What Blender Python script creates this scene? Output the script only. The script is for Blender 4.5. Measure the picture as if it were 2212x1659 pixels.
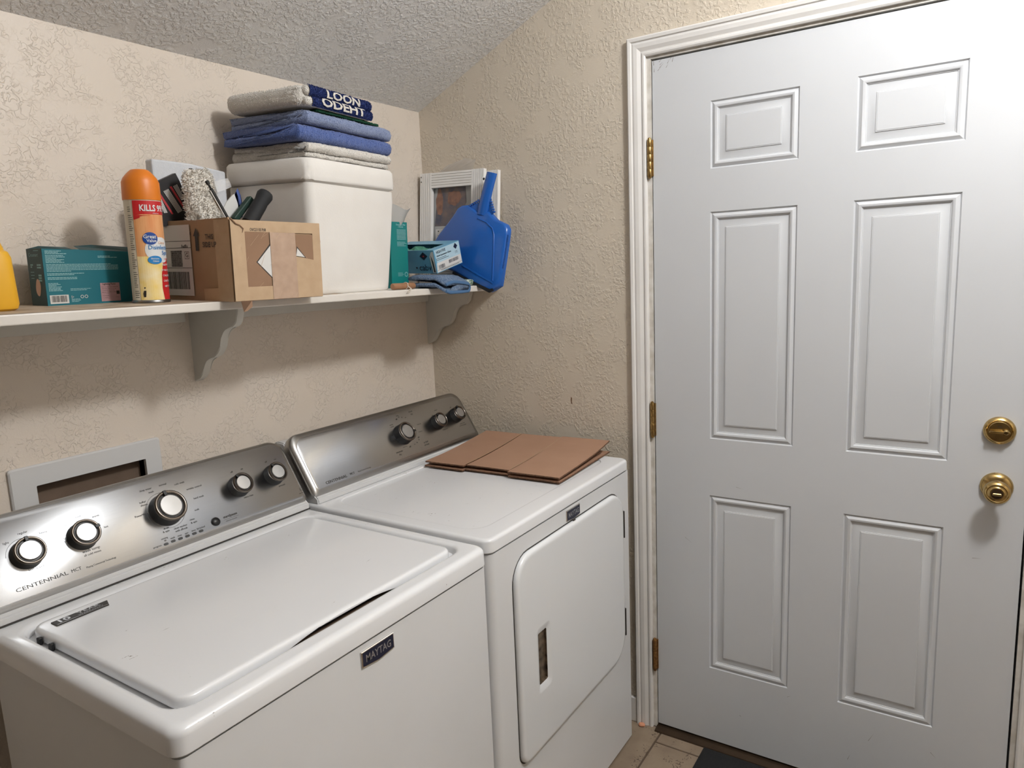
import bpy, bmesh, math, random
from mathutils import Matrix, Vector, noise
random.seed(7)
for o in list(bpy.data.objects): bpy.data.objects.remove(o)
SC = bpy.context.scene; COL = SC.collection
PI = math.pi
# ------------------------------------------------------------------ camera
W, H = 2212.0, 1659.0
YAW, PITCH, ROLL, FPX = 0.9896, 0.1595, -0.0423, 1539.62
CAM = Vector((-1.9946, -1.6465, 1.4855))
_f = Vector((math.sin(YAW)*math.cos(PITCH), math.cos(YAW)*math.cos(PITCH), -math.sin(PITCH)))
_r = Vector((math.cos(YAW), -math.sin(YAW), 0)); _u = _r.cross(_f)
RT = math.cos(ROLL)*_r + math.sin(ROLL)*_u; UP = -math.sin(ROLL)*_r + math.cos(ROLL)*_u
cd = bpy.data.cameras.new('camera'); cam = bpy.data.objects.new('camera', cd); COL.objects.link(cam)
cam.matrix_world = Matrix(((RT.x, UP.x, -_f.x, CAM.x), (RT.y, UP.y, -_f.y, CAM.y), (RT.z, UP.z, -_f.z, CAM.z), (0, 0, 0, 1)))
cd.sensor_fit = 'HORIZONTAL'; cd.sensor_width = 36.0; cd.lens = 36.0*FPX/W; cd.clip_start = .02
SC.camera = cam
# ------------------------------------------------------------------ world, lamp light, exposure
w = bpy.data.worlds.new('world'); SC.world = w; w.use_nodes = True
w.node_tree.nodes['Background'].inputs[0].default_value = (.5, .5, .5, 1)
w.node_tree.nodes['Background'].inputs[1].default_value = .05
LAMP = Vector((-.86, -2.02, 2.56)); LAMP_POWER = 75.0
SC.view_settings.view_transform = 'Standard'; SC.view_settings.look = 'None'
SC.view_settings.exposure = 0.0; SC.view_settings.gamma = 1.0; SC.view_settings.use_curve_mapping = False

def ray(px):
    return _f + RT*((px[0]-W/2)/FPX) - UP*((px[1]-H/2)/FPX)
def hit(px, ax, val):
    d = ray(px); return CAM + d*((val-CAM[ax])/d[ax])
def hitp(px, o, n):
    d = ray(px); return CAM + d*((Vector(o)-CAM).dot(n)/d.dot(n))
# ------------------------------------------------------------------ materials
def lin(c):
    return tuple(((v/255)/12.92 if v/255 <= .04045 else ((v/255+.055)/1.055)**2.4) for v in c) + (1,)
MATS = {}
def mat(name, c, rough=.5, metal=0, c2=None, cs=8, cd_=.5, bump=None, spec=.5, coat=0, alpha=1, trans=0, specks=None, stretch=None, sheen=0, emit=None):
    m = bpy.data.materials.new(name); m.use_nodes = True; MATS[name] = m
    nt = m.node_tree; N = nt.nodes; L = nt.links; b = N['Principled BSDF']
    b.inputs['Roughness'].default_value = rough; b.inputs['Metallic'].default_value = metal
    b.inputs['Specular IOR Level'].default_value = spec; b.inputs['Coat Weight'].default_value = coat
    b.inputs['Alpha'].default_value = alpha; b.inputs['Transmission Weight'].default_value = trans
    b.inputs['Sheen Weight'].default_value = sheen
    if emit: b.inputs['Emission Color'].default_value = lin(c); b.inputs['Emission Strength'].default_value = emit
    tc = N.new('ShaderNodeTexCoord'); co = tc.outputs['Object']
    if stretch:
        mp = N.new('ShaderNodeMapping'); mp.inputs['Scale'].default_value = stretch; L.new(co, mp.inputs[0]); co = mp.outputs[0]
    b.inputs['Base Color'].default_value = lin(c)
    src = None
    if c2:
        n = N.new('ShaderNodeTexNoise'); n.inputs['Scale'].default_value = cs; n.inputs['Detail'].default_value = 5; L.new(co, n.inputs['Vector'])
        r = N.new('ShaderNodeValToRGB'); r.color_ramp.elements[0].position = .5-cd_/2; r.color_ramp.elements[1].position = .5+cd_/2
        r.color_ramp.elements[0].color = lin(c); r.color_ramp.elements[1].color = lin(c2); L.new(n.outputs['Fac'], r.inputs[0]); src = r.outputs[0]
        L.new(src, b.inputs['Base Color'])
    if specks:
        (sc, lo, hi, colr, strch) = specks
        mp = N.new('ShaderNodeMapping'); mp.inputs['Scale'].default_value = strch; L.new(tc.outputs['Object'], mp.inputs[0])
        n = N.new('ShaderNodeTexNoise'); n.inputs['Scale'].default_value = sc; n.inputs['Detail'].default_value = 3; L.new(mp.outputs[0], n.inputs['Vector'])
        n2 = N.new('ShaderNodeTexNoise'); n2.inputs['Scale'].default_value = sc*.12; L.new(tc.outputs['Object'], n2.inputs['Vector'])
        mm = N.new('ShaderNodeMath'); mm.operation = 'MULTIPLY'; L.new(n.outputs['Fac'], mm.inputs[0]); L.new(n2.outputs['Fac'], mm.inputs[1])
        r = N.new('ShaderNodeMapRange'); r.inputs['From Min'].default_value = lo; r.inputs['From Max'].default_value = hi; L.new(mm.outputs[0], r.inputs[0])
        mx = N.new('ShaderNodeMix'); mx.data_type = 'RGBA'; L.new(r.outputs[0], mx.inputs['Factor'])
        if src: L.new(src, mx.inputs['A'])
        else: mx.inputs['A'].default_value = lin(c)
        mx.inputs['B'].default_value = lin(colr); L.new(mx.outputs['Result'], b.inputs['Base Color'])
    if bump:
        sc, st, dist = bump
        n = N.new('ShaderNodeTexNoise'); n.inputs['Scale'].default_value = sc; n.inputs['Detail'].default_value = 4; L.new(co, n.inputs['Vector'])
        bp = N.new('ShaderNodeBump'); bp.inputs['Strength'].default_value = st; bp.inputs['Distance'].default_value = dist
        L.new(n.outputs['Fac'], bp.inputs['Height']); L.new(bp.outputs[0], b.inputs['Normal'])
    return m
def wall_mat(name, c, c2, rough, scale, dist, warp=1.2, e0=.46, e1=.58, p0=.36, p1=.54):
    m = mat(name, c, rough, c2=c2, cs=2.2, cd_=.4, spec=.5)
    nt = m.node_tree; N = nt.nodes; L = nt.links; b = N['Principled BSDF']; tc = N['Texture Coordinate'] if 'Texture Coordinate' in N else [n for n in N if n.type == 'TEX_COORD'][0]
    def nz(s, d=3, ds=0):
        n = N.new('ShaderNodeTexNoise'); n.inputs['Scale'].default_value = s; n.inputs['Detail'].default_value = d; n.inputs['Distortion'].default_value = ds
        L.new(tc.outputs['Object'], n.inputs['Vector']); return n.outputs['Fac']
    def rng(f, a, bb):
        r = N.new('ShaderNodeMapRange'); r.interpolation_type = 'SMOOTHSTEP'; r.inputs['From Min'].default_value = a; r.inputs['From Max'].default_value = bb; L.new(f, r.inputs[0]); return r.outputs[0]
    def math_(op, a, bb):
        q = N.new('ShaderNodeMath'); q.operation = op
        for i, v in enumerate((a, bb)):
            if isinstance(v, (int, float)): q.inputs[i].default_value = v
            else: L.new(v, q.inputs[i])
        return q.outputs[0]
    blobs = rng(nz(scale, 3, warp), e0, e1)            # flattened plaster islands
    patch = rng(nz(scale*.16, 2, .4), p0, p1)          # where the texture is dense
    fine = nz(scale*3.2, 3, .3)
    h = math_('ADD', math_('MULTIPLY', blobs, patch), math_('MULTIPLY', fine, .30))
    bp = N.new('ShaderNodeBump'); bp.inputs['Strength'].default_value = 1.0; bp.inputs['Distance'].default_value = dist
    L.new(h, bp.inputs['Height']); L.new(bp.outputs[0], b.inputs['Normal'])
    return m
wall_mat('wall_back', (215, 203, 189), (220, 209, 197), .40, 78, .0009, .8, .47, .56, .38, .58)
wall_mat('wall_right', (205, 193, 175), (210, 199, 183), .42, 96, .0010, .5, .42, .62)
wall_mat('ceiling', (232, 231, 230), (235, 234, 233), .55, 95, .0022, .4, .42, .62, .30, .5)
mat('door_paint', (206, 208, 211), .46, c2=(201, 203, 206), cs=3, bump=(260, .05, .001))
mat('trim_paint', (228, 226, 223), .4, c2=(220, 217, 213), cs=9, bump=(40, .08, .002))
mat('jamb_paint', (220, 216, 210), .45, c2=(196, 190, 180), cs=30, cd_=.3)
mat('brass', (206, 180, 126), .2, 1, c2=(176, 146, 92), cs=40)
mat('brass_worn', (190, 162, 106), .35, 1, c2=(140, 108, 66), cs=90)
mat('rust', (92, 58, 30), .7, .5, c2=(150, 110, 60), cs=120)
mat('dark_gap', (22, 20, 19), .8)
mat('bronze', (78, 62, 46), .45, .6, c2=(60, 46, 34), cs=14)
mat('tile', (126, 109, 92), .5, c2=(152, 135, 115), cs=14, cd_=.5, bump=(60, .2, .001), specks=(160, .34, .40, (84, 68, 56), (1, 1, 1)))
mat('grout', (92, 76, 62), .8)
mat('mat_black', (20, 21, 22), .95, c2=(30, 31, 32), cs=200, bump=(700, .6, .002))
mat('enamel', (228, 229, 231), .22, c2=(224, 225, 227), cs=4, coat=.3, specks=(110, .47, .50, (130, 122, 114), (1, 3, 1)))
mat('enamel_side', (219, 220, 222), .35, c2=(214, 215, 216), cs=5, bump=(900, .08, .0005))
mat('enamel_door', (226, 228, 230), .2, coat=.3, c2=(223, 225, 227), cs=4)
mat('white_plastic', (206, 206, 206), .4)
mat('steel', (198, 200, 203), .27, 1, c2=(190, 192, 195), cs=60, stretch=(.25, 20, 20))
mat('steel_edge', (172, 170, 167), .36, 1, bump=(120, .1, .0005), stretch=(.4, 14, 14))
for nm in ('steel', 'steel_edge'):       # brushed along the console: highlights spread up and down
    nt_ = MATS[nm].node_tree if nm in MATS else None
    if nt_ is None: continue
    b__ = nt_.nodes['Principled BSDF']; b__.inputs['Anisotropic'].default_value = .8
    cx_ = nt_.nodes.new('ShaderNodeCombineXYZ')
    for i_, v_ in enumerate((0, .532, .847)): cx_.inputs[i_].default_value = v_
    nt_.links.new(cx_.outputs[0], b__.inputs['Tangent'])
mat('chrome', (214, 210, 205), .14, 1)
mat('knob_face', (176, 176, 176), .34, .9)
mat('knob_ring', (120, 112, 104), .28, 1)
mat('black_plastic', (26, 26, 27), .4)
mat('ink', (52, 48, 44), .5)
mat('ink_blue', (26, 30, 52), .4)
mat('silver_print', (190, 190, 192), .3, .8)
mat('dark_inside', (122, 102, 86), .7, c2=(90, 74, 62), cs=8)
mat('hole_dark', (70, 60, 50), .35, .6, c2=(150, 132, 112), cs=40, cd_=.25)
mat('shelf_paint', (226, 221, 214), .45, c2=(214, 208, 199), cs=9, specks=(50, .38, .44, (110, 96, 82), (1, 2, 1)))
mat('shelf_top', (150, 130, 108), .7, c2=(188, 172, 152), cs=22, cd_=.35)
mat('bracket_paint', (214, 211, 203), .45, c2=(206, 203, 195), cs=12)
mat('card', (174, 146, 117), .75, c2=(164, 136, 107), cs=14, bump=(90, .1, .001))
mat('card_dark', (150, 118, 93), .8, c2=(140, 109, 85), cs=20)
mat('tape_paper', (192, 165, 134), .6, c2=(182, 155, 124), cs=40, bump=(60, .15, .001))
mat('tape_clear', (188, 160, 137), .22, c2=(174, 146, 124), cs=50, bump=(45, .5, .002), coat=.5)
mat('flat_card', (166, 130, 106), .8, c2=(158, 122, 99), cs=10, bump=(160, .12, .0006))
mat('flat_card_edge', (112, 78, 56), .9, c2=(84, 58, 42), cs=160, cd_=.2)
mat('white_print', (214, 212, 208), .5)
mat('paper', (216, 215, 212), .7, bump=(30, .3, .002))
mat('styrofoam', (228, 225, 220), .7, c2=(222, 218, 212), cs=12, bump=(240, .18, .0012), specks=(40, .405, .45, (190, 172, 148), (1, 1, .4)))
mat('foam', (214, 216, 220), .8, c2=(205, 208, 213), cs=120, bump=(300, .3, .002))
mat('terry_white', (234, 230, 223), 1, c2=(220, 215, 206), cs=260, bump=(420, 1, .004), sheen=.3)
mat('terry_blue', (86, 112, 178), 1, c2=(68, 92, 156), cs=260, bump=(420, 1, .004), sheen=.3)
mat('terry_peri', (140, 155, 192), 1, c2=(122, 138, 176), cs=260, bump=(420, 1, .004), sheen=.3)
mat('terry_green', (20, 84, 58), 1, c2=(14, 66, 46), cs=260, bump=(420, 1, .004))
mat('terry_navy', (40, 58, 120), 1, c2=(30, 46, 100), cs=260, bump=(420, 1, .004))
mat('fleece', (236, 232, 224), 1, c2=(222, 214, 202), cs=90, bump=(160, 1, .006), sheen=.4)
mat('teal', (14, 108, 122), .45, c2=(12, 102, 116), cs=6)
mat('teal_dark', (26, 66, 70), .5)
mat('teal_carton', (18, 124, 122), .45)
mat('print_pale', (150, 196, 200), .5)
mat('print_mauve', (176, 140, 142), .5)
mat('peach', (206, 168, 146), .5)
mat('orange_cap', (218, 122, 30), .4, c2=(220, 122, 26), cs=8)
mat('can_red', (196, 40, 44), .35)
mat('can_cream', (214, 206, 188), .35)
mat('can_white', (224, 226, 226), .35)
mat('can_blue', (30, 72, 150), .35)
mat('can_sky', (40, 130, 196), .35)
mat('can_orange', (214, 132, 74), .35, c2=(232, 180, 130), cs=22, cd_=.6, stretch=(3, 3, .6))
mat('can_yellow', (240, 206, 90), .35, c2=(246, 232, 196), cs=34, cd_=.5)
mat('can_metal', (150, 150, 150), .3, 1)
mat('yellow', (232, 178, 48), .4, c2=(226, 170, 40), cs=8)
mat('red_print', (190, 60, 66), .45)
mat('black_card', (30, 28, 30), .45)
mat('grip_black', (30, 31, 33), .75, bump=(300, .2, .001))
mat('grip_green', (20, 52, 42), .6)
mat('blue_edge', (70, 90, 150), .6)
mat('clear', (236, 236, 238), .12, alpha=.35, spec=.8)
mat('film', (210, 205, 200), .25, alpha=.4)
mat('alu', (244, 242, 239), .35, 0, c2=(236, 234, 230), cs=20)
mat('alu_groove', (120, 116, 110), .5)
mat('dustpan', (30, 98, 186), .25, coat=.2, c2=(28, 93, 178), cs=5)
mat('rubber', (18, 20, 24), .6)
mat('glove_blue', (112, 170, 198), .4, c2=(92, 150, 184), cs=16)
mat('glove_pale', (178, 206, 218), .4)
mat('glove_green', (110, 186, 160), .5, bump=(40, .3, .002))
mat('cloth_blue', (72, 96, 130), 1, c2=(120, 138, 160), cs=220, cd_=.3, bump=(300, 1, .003))
mat('cloth_edge', (70, 104, 142), .9)
mat('cloth_grey', (186, 186, 182), 1, c2=(168, 168, 164), cs=150)
mat('cloth_green', (70, 110, 84), 1, c2=(206, 212, 200), cs=160, cd_=.18, bump=(200, 1, .003))
mat('green_dark', (24, 92, 70), .8)
mat('wood', (160, 118, 86), .6, c2=(142, 102, 72), cs=40)
mat('string', (214, 204, 190), .9)
mat('pic', (130, 112, 104), .3, c2=(74, 82, 100), cs=22, cd_=.3)
mat('pic_warm', (160, 116, 94), .3, c2=(112, 86, 78), cs=50, cd_=.4)
mat('bag', (186, 186, 184), .25, c2=(176, 178, 178), cs=8)
mat('matte_dark', (40, 42, 46), .95, bump=(120, 1, .004))
mat('scrap', (214, 150, 118), .8)
mat('lamp_glass', (255, 250, 242), .4, emit=6.0)
mat('scuff', (122, 116, 110), .6)
mat('scuff_brown', (120, 92, 70), .6)
# ------------------------------------------------------------------ mesh helpers
WM = {}
def obj(name, bm, m, parent=None, local=False, smooth=None, loc=None):
    me = bpy.data.meshes.new(name)
    if parent is not None and not local: bm.transform(WM[parent.name].inverted())
    if parent is None and loc is not None: bm.transform(Matrix.Translation(-Vector(loc)))
    bmesh.ops.recalc_face_normals(bm, faces=bm.faces)
    bm.to_mesh(me); bm.free()
    me.materials.append(MATS[m])
    if smooth:
        me.polygons.foreach_set('use_smooth', [True]*len(me.polygons)); me.set_sharp_from_angle(angle=math.radians(smooth))
    o = bpy.data.objects.new(name, me); COL.objects.link(o)
    if name in ('lettering', 'scratch', 'tape_fibre', 'small_print', 'barcode_bars', 'comb_teeth', 'recycle_mark', 'print_smudge', 'picture_blotch'): o['kind'] = 'stuff'
    if parent is not None: o.parent = parent; WM[o.name] = WM[parent.name]
    else:
        if loc is not None: o.location = loc
        WM[o.name] = Matrix.Translation(loc) if loc is not None else Matrix()
    return o
def addmat(o, m): o.data.materials.append(MATS[m]); return len(o.data.materials)-1
def tag(o, label, cat, group=None, kind=None):
    o['label'] = label; o['category'] = cat
    if group: o['group'] = group
    if kind: o['kind'] = kind
    return o
def thing(name, label, cat, M, group=None, kind=None):
    o = bpy.data.objects.new(name, None); COL.objects.link(o); o.empty_display_size = .05
    if isinstance(M, (tuple, Vector)): M = Matrix.Translation(M)
    o.matrix_world = M; WM[o.name] = M.copy(); return tag(o, label, cat, group, kind)
def B(): return bmesh.new()
def box(bm, x0, x1, y0, y1, z0, z1, bev=0, seg=2, M=None):
    x0, x1 = sorted((x0, x1)); y0, y1 = sorted((y0, y1)); z0, z1 = sorted((z0, z1))
    t = B() if bev else bm
    vs = [t.verts.new((x, y, z)) for x in (x0, x1) for y in (y0, y1) for z in (z0, z1)]
    for f in ((0, 1, 3, 2), (4, 6, 7, 5), (0, 4, 5, 1), (2, 3, 7, 6), (0, 2, 6, 4), (1, 5, 7, 3)): t.faces.new([vs[i] for i in f])
    if bev:
        bmesh.ops.bevel(t, geom=t.edges[:], offset=bev, segments=seg, profile=.5, affect='EDGES')
        if M is not None: t.transform(M)
        merge(bm, t)
    elif M is not None:
        for v in vs: v.co = M @ v.co
    return bm
def merge(bm, t):
    me = bpy.data.meshes.new('tmp'); t.to_mesh(me); t.free(); bm.from_mesh(me); bpy.data.meshes.remove(me)
def loft(bm, rings, cap0=True, cap1=True, M=None, closed=True):
    vs = [[bm.verts.new(M @ Vector(p) if M is not None else p) for p in r] for r in rings]
    n = len(vs[0])
    for a, b in zip(vs[:-1], vs[1:]):
        for i in range(n if closed else n-1):
            j = (i+1) % n; bm.faces.new((a[i], a[j], b[j], b[i]))
    if cap0: bm.faces.new(list(reversed(vs[0])))
    if cap1: bm.faces.new(vs[-1])
    return vs
def prism(bm, pts, ax, a0, a1, M=None):
    def P(p, a):
        return {0: (a, p[0], p[1]), 1: (p[0], a, p[1]), 2: (p[0], p[1], a)}[ax]
    loft(bm, [[P(p, a0) for p in pts], [P(p, a1) for p in pts]], M=M)
def rrect(x0, x1, y0, y1, r, n=5, side=1):
    x0, x1 = sorted((x0, x1)); y0, y1 = sorted((y0, y1))
    if not isinstance(r, (list, tuple)): r = [r]*4       # BL BR TR TL
    cs = [(x0+r[0], y0+r[0], PI, r[0]), (x1-r[1], y0+r[1], 1.5*PI, r[1]), (x1-r[2], y1-r[2], 0, r[2]), (x0+r[3], y1-r[3], .5*PI, r[3])]
    arcs = [[(cx+rr*math.cos(a+PI/2*i/n), cy+rr*math.sin(a+PI/2*i/n)) for i in range(n+1)] for cx, cy, a, rr in cs]
    out = []
    for k in range(4):
        out += arcs[k]; p, q = arcs[k][-1], arcs[(k+1) % 4][0]
        out += [(p[0]+(q[0]-p[0])*i/side, p[1]+(q[1]-p[1])*i/side) for i in range(1, side)]
    return out
def lathe(bm, prof, seg=32, M=None, cap0=True, cap1=True):
    loft(bm, [[(r*math.cos(2*PI*i/seg), r*math.sin(2*PI*i/seg), z) for i in range(seg)] for r, z in prof], cap0, cap1, M)
def tube(bm, pts, r, seg=8, M=None):
    pts = [Vector(p) for p in pts]; rings = []; n0 = None
    for i, p in enumerate(pts):
        d = (pts[min(i+1, len(pts)-1)]-pts[max(i-1, 0)]).normalized()
        if n0 is None: n0 = d.orthogonal().normalized()
        n0 = (n0-d*n0.dot(d)).normalized(); b = d.cross(n0); rr = r[i] if isinstance(r, (list, tuple)) else r
        rings.append([p+(n0*math.cos(2*PI*k/seg)+b*math.sin(2*PI*k/seg))*rr for k in range(seg)])
    loft(bm, rings, M=M)
def frame(o, xd, yd):
    x = Vector(xd).normalized(); z = x.cross(Vector(yd)).normalized(); y = z.cross(x)
    return Matrix(((x.x, y.x, z.x, o[0]), (x.y, y.y, z.y, o[1]), (x.z, y.z, z.z, o[2]), (0, 0, 0, 1)))
T = Matrix.Translation
def RX(a): return Matrix.Rotation(a, 4, 'X')
def RY(a): return Matrix.Rotation(a, 4, 'Y')
def RZ(a): return Matrix.Rotation(a, 4, 'Z')
_tc = {}
def text(bm, s, h, M, x=0, y=0, bold=0, shear=0, align='CENTER', sx=1, rot=0, lift=0, wrap=None, sub=0):
    k = (s, bold, shear, align)
    if k not in _tc:
        c = bpy.data.curves.new('t', 'FONT'); c.body = s; c.size = 1; c.align_x = align; c.align_y = 'CENTER'; c.offset = bold; c.shear = shear; c.resolution_u = 2
        o = bpy.data.objects.new('t', c); COL.objects.link(o)
        dg = bpy.context.evaluated_depsgraph_get(); me = bpy.data.meshes.new_from_object(o.evaluated_get(dg))
        _tc[k] = ([v.co.copy() for v in me.vertices], [tuple(p.vertices) for p in me.polygons])
        bpy.data.objects.remove(o); bpy.data.meshes.remove(me); bpy.data.curves.remove(c)
    V, F = _tc[k]; sc = h/.72
    t = B(); R = RZ(rot)
    vs = [t.verts.new(R @ Vector((v.x*sc*sx, v.y*sc, lift))) for v in V]
    for f in F:
        try: t.faces.new([vs[i] for i in f])
        except ValueError: pass
    if sub: bmesh.ops.subdivide_edges(t, edges=t.edges[:], cuts=sub, use_grid_fill=True)
    for v in t.verts:
        v.co.x += x; v.co.y += y
        v.co = wrap(v.co) if wrap else M @ v.co
    merge(bm, t)
def patch(bm, pts, M, lift=.0003, thick=.0002):
    vs = [bm.verts.new(M @ Vector((p[0], p[1], lift))) for p in pts]; bm.faces.new(vs)
def rect(bm, x0, x1, y0, y1, M, lift=.0003): patch(bm, [(x0, y0), (x1, y0), (x1, y1), (x0, y1)], M, lift)
def wob(bm, amp, sc, seed=0, mask=None):
    for v in bm.verts:
        p = v.co*sc+Vector((seed*7.1, seed*3.3, seed*1.7)); d = noise.noise_vector(p)*amp
        v.co += d*(mask(v.co) if mask else 1)
def subdiv(bm, n): bmesh.ops.subdivide_edges(bm, edges=bm.edges[:], cuts=n, use_grid_fill=True)

# ================================================================== SETTING
XL, YF = -6.0, -3.5                       # left wall and the wall behind the photographer
ZC0, SLOPE, ZTOP = 2.031, .452, 2.74
YK = -(ZTOP-ZC0)/SLOPE
def ceil_z(y): return min(ZTOP, ZC0-SLOPE*y)
struct = lambda o, l, c: tag(o, l, c, kind='structure')
# ceiling: sloped part rising from the back wall, then level
bm = B(); prism(bm, [(.12, ZC0-SLOPE*.12), (YK, ZTOP), (YF-.1, ZTOP), (YF-.1, ZTOP+.1), (YK, ZTOP+.1), (.12, ZC0+.1)], 0, XL-.1, .12)
struct(obj('ceiling', bm, 'ceiling'), 'off-white textured ceiling sloping up from the shelf wall', 'ceiling')
# back wall with the pocket of the laundry outlet box left open
BX0, BX1, BZ0, BZ1 = -1.335, -1.098, .93, 1.078
bm = B()
for a in ((XL-.1, BX0, 0, ZC0), (BX1, .12, 0, ZC0), (BX0, BX1, 0, BZ0), (BX0, BX1, BZ1, ZC0)): box(bm, a[0], a[1], 0, .12, a[2], a[3])
struct(obj('wall_back', bm, 'wall_back'), 'beige knockdown-textured wall behind the shelf and machines', 'wall')
# right wall with the door opening
OY0, OY1, OZ = -.832, -1.784, 2.062
bm = B()
prism(bm, [(0, 0), (OY0, 0), (OY0, ceil_z(OY0)), (0, ZC0)], 0, 0, .12)
prism(bm, [(OY0, OZ), (OY1, OZ), (OY1, ZTOP), (YK, ZTOP), (OY0, ceil_z(OY0))], 0, 0, .12)
prism(bm, [(OY1, 0), (YF, 0), (YF, ZTOP), (OY1, ZTOP)], 0, 0, .12)
struct(obj('wall_right', bm, 'wall_right'), 'tan textured wall between the corner and the white door', 'wall')
bm = B(); prism(bm, [(0, 0), (YF, 0), (YF, ZTOP), (YK, ZTOP), (0, ZC0)], 0, XL-.1, XL)
struct(obj('wall_left', bm, 'wall_right'), 'beige wall at the left end of the laundry room', 'wall')
bm = B(); box(bm, XL-.1, .12, YF-.1, YF, 0, ZTOP)
struct(obj('wall_front', bm, 'wall_right'), 'beige wall facing the washer and dryer', 'wall')
# floor slab and tiles
bm = B(); box(bm, XL-.1, .12, YF-.1, .12, -.08, -.003)
fl = struct(obj('floor', bm, 'grout'), 'mottled tan stone-look tile floor with dark grout', 'floor')
TS = .305; G = .006
bm = B(); box(bm, -TS/2+G/2, TS/2-G/2, -TS/2+G/2, TS/2-G/2, -.012, 0, .0015, 1)
tile0 = None
for j in range(-12, 4):
    yc = -.866-TS/2-j*TS if False else -.866+TS*(j+.5)
    off = -.074 if j % 2 else .03
    for i in range(-15, 2):
        xc = off+TS*(i+.5)
        if xc-TS/2 < XL-.05 or xc+TS/2 > .27 or yc+TS/2 > .2 or yc-TS/2 < YF-.05: continue
        x0, x1 = xc-TS/2+G/2, xc+TS/2-G/2; y0, y1 = yc-TS/2+G/2, yc+TS/2-G/2
        cut = x1 > -.002 or y1 > 0 or x0 < XL or y0 < YF
        if cut:
            b2 = B(); box(b2, max(x0, XL), min(x1, -.002), max(y0, YF), min(y1, 0), -.012, 0, .0015, 1)
            if min(x1, -.002)-max(x0, XL) < .01 or min(y1, 0)-max(y0, YF) < .01: b2.free(); continue
            obj('tile', b2, 'tile', fl)
        elif tile0 is None:
            bb = bm.copy(); bb.transform(T((xc, yc, 0))); tile0 = obj('tile', bb, 'tile', fl)
            tc0 = (xc, yc)
        else:
            c = tile0.copy(); COL.objects.link(c); c.parent = fl; c.location = (xc-tc0[0], yc-tc0[1], 0)
bm.free()
# baseboards
bm = B(); box(bm, -.012, 0, -.785, -.001, 0, .085, .003); struct(obj('baseboard_right', bm, 'trim_paint'), 'short white baseboard between the dryer and the door casing', 'baseboard')
bm = B(); box(bm, XL, -.014, -.012, 0, 0, .085, .003); struct(obj('baseboard_back', bm, 'trim_paint'), 'white baseboard along the wall behind the machines', 'baseboard')

# ------------------------------------------------------------------ door casing
CI0, CI1, CZ = -.833, -1.783, 2.056; CW = .0535
prof = [(0, 0), (0, .009), (.004, .0115), (.009, .0115), (.011, .009), (.0145, .009), (.024, .0135), (.034, .0145), (.040, .0125), (.0425, .0165), (.050, .0175), (CW, .015), (CW, 0)]
tr = thing('trim_1', 'white moulded casing around the white panel door', 'door casing', (0, CI0, 0), kind='structure')
bm = B(); loft(bm, [[(-d, CI0+w, 0) for w, d in prof], [(-d, CI0+w, CZ+w) for w, d in prof]]); obj('casing_side', bm, 'trim_paint', tr)
bm = B(); loft(bm, [[(-d, CI1-w, 0) for w, d in prof], [(-d, CI1-w, CZ+w) for w, d in prof]]); obj('casing_side', bm, 'trim_paint', tr)
bm = B(); loft(bm, [[(-d, CI0+w, CZ+w) for w, d in prof], [(-d, CI1-w, CZ+w) for w, d in prof]]); obj('casing_head', bm, 'trim_paint', tr)
bm = B()
DY0, DY1, DZ0, DZ1 = -.848, -1.766, .014, 2.043
box(bm, .0, .12, OY0-.0005, DY0+.003, 0, OZ-.001); obj('jamb', bm, 'jamb_paint', tr)
bm = B(); box(bm, .0, .12, OY1+.0005, DY1-.005, 0, OZ-.001); obj('jamb', bm, 'jamb_paint', tr)
bm = B(); box(bm, .0, .12, DY0+.0025, DY1-.0045, DZ1+.005, OZ-.001); obj('jamb_head', bm, 'jamb_paint', tr)
bm = B(); box(bm, .056, .075, DY0+.002, DY0-.012, .0, OZ-.02); box(bm, .056, .075, DY1-.004, DY1+.012, .0, OZ-.02); box(bm, .056, .075, DY0-.012, DY1+.012, DZ1-.012, DZ1+.005); obj('door_stop', bm, 'dark_gap', tr)
th = thing('trim_2', 'dark bronze metal threshold under the white door', 'threshold', (0, -1.3, 0), kind='structure')
bm = B(); prism(bm, [(-.028, .0), (-.026, .004), (-.008, .0085), (.10, .0085), (.10, 0)], 1, DY0+.002, DY1-.004); obj('sill_plate', bm, 'bronze', th)
bm = B(); box(bm, .012, .016, DY0-.001, DY1+.001, .0085, .0135); obj('sweep', bm, 'dark_gap', th)

# ------------------------------------------------------------------ six-panel door
dr = thing('door_1', 'white six-panel door with brass knob and hinges', 'door', (0, DY0, DZ0), kind='structure')
PY = [-1.0137, -1.242, -1.375, -1.604]; PZ = [(.2552, .805), (.9757, 1.619), (1.7343, 1.9117)]
XF = .003
ys = [DY0]+PY+[DY1]; zs = [DZ0]+[z for p in PZ for z in p]+[DZ1]
bm = B()
grid = {(i, j): bm.verts.new((XF, y, z)) for i, y in enumerate(ys) for j, z in enumerate(zs)}
for i in range(5):
    for j in range(6 + 1 - 0):
        if j >= len(zs)-1: continue
        if i in (1, 3) and j in (1, 3, 5): continue
        bm.faces.new((grid[i, j], grid[i+1, j], grid[i+1, j+1], grid[i, j+1]))
back = [bm.verts.new((XF+.044, y, z)) for y, z in ((DY0, DZ0), (DY1, DZ0), (DY1, DZ1), (DY0, DZ1))]
bm.faces.new(back)
bm.faces.new([grid[i, 0] for i in range(6)]+[back[1], back[0]]); bm.faces.new([grid[i, len(zs)-1] for i in range(6)]+[back[2], back[3]])
bm.faces.new([grid[0, j] for j in range(len(zs))]+[back[3], back[0]]); bm.faces.new([grid[5, j] for j in range(len(zs))]+[back[2], back[1]])
obj('door_leaf', bm, 'door_paint', dr)
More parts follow.
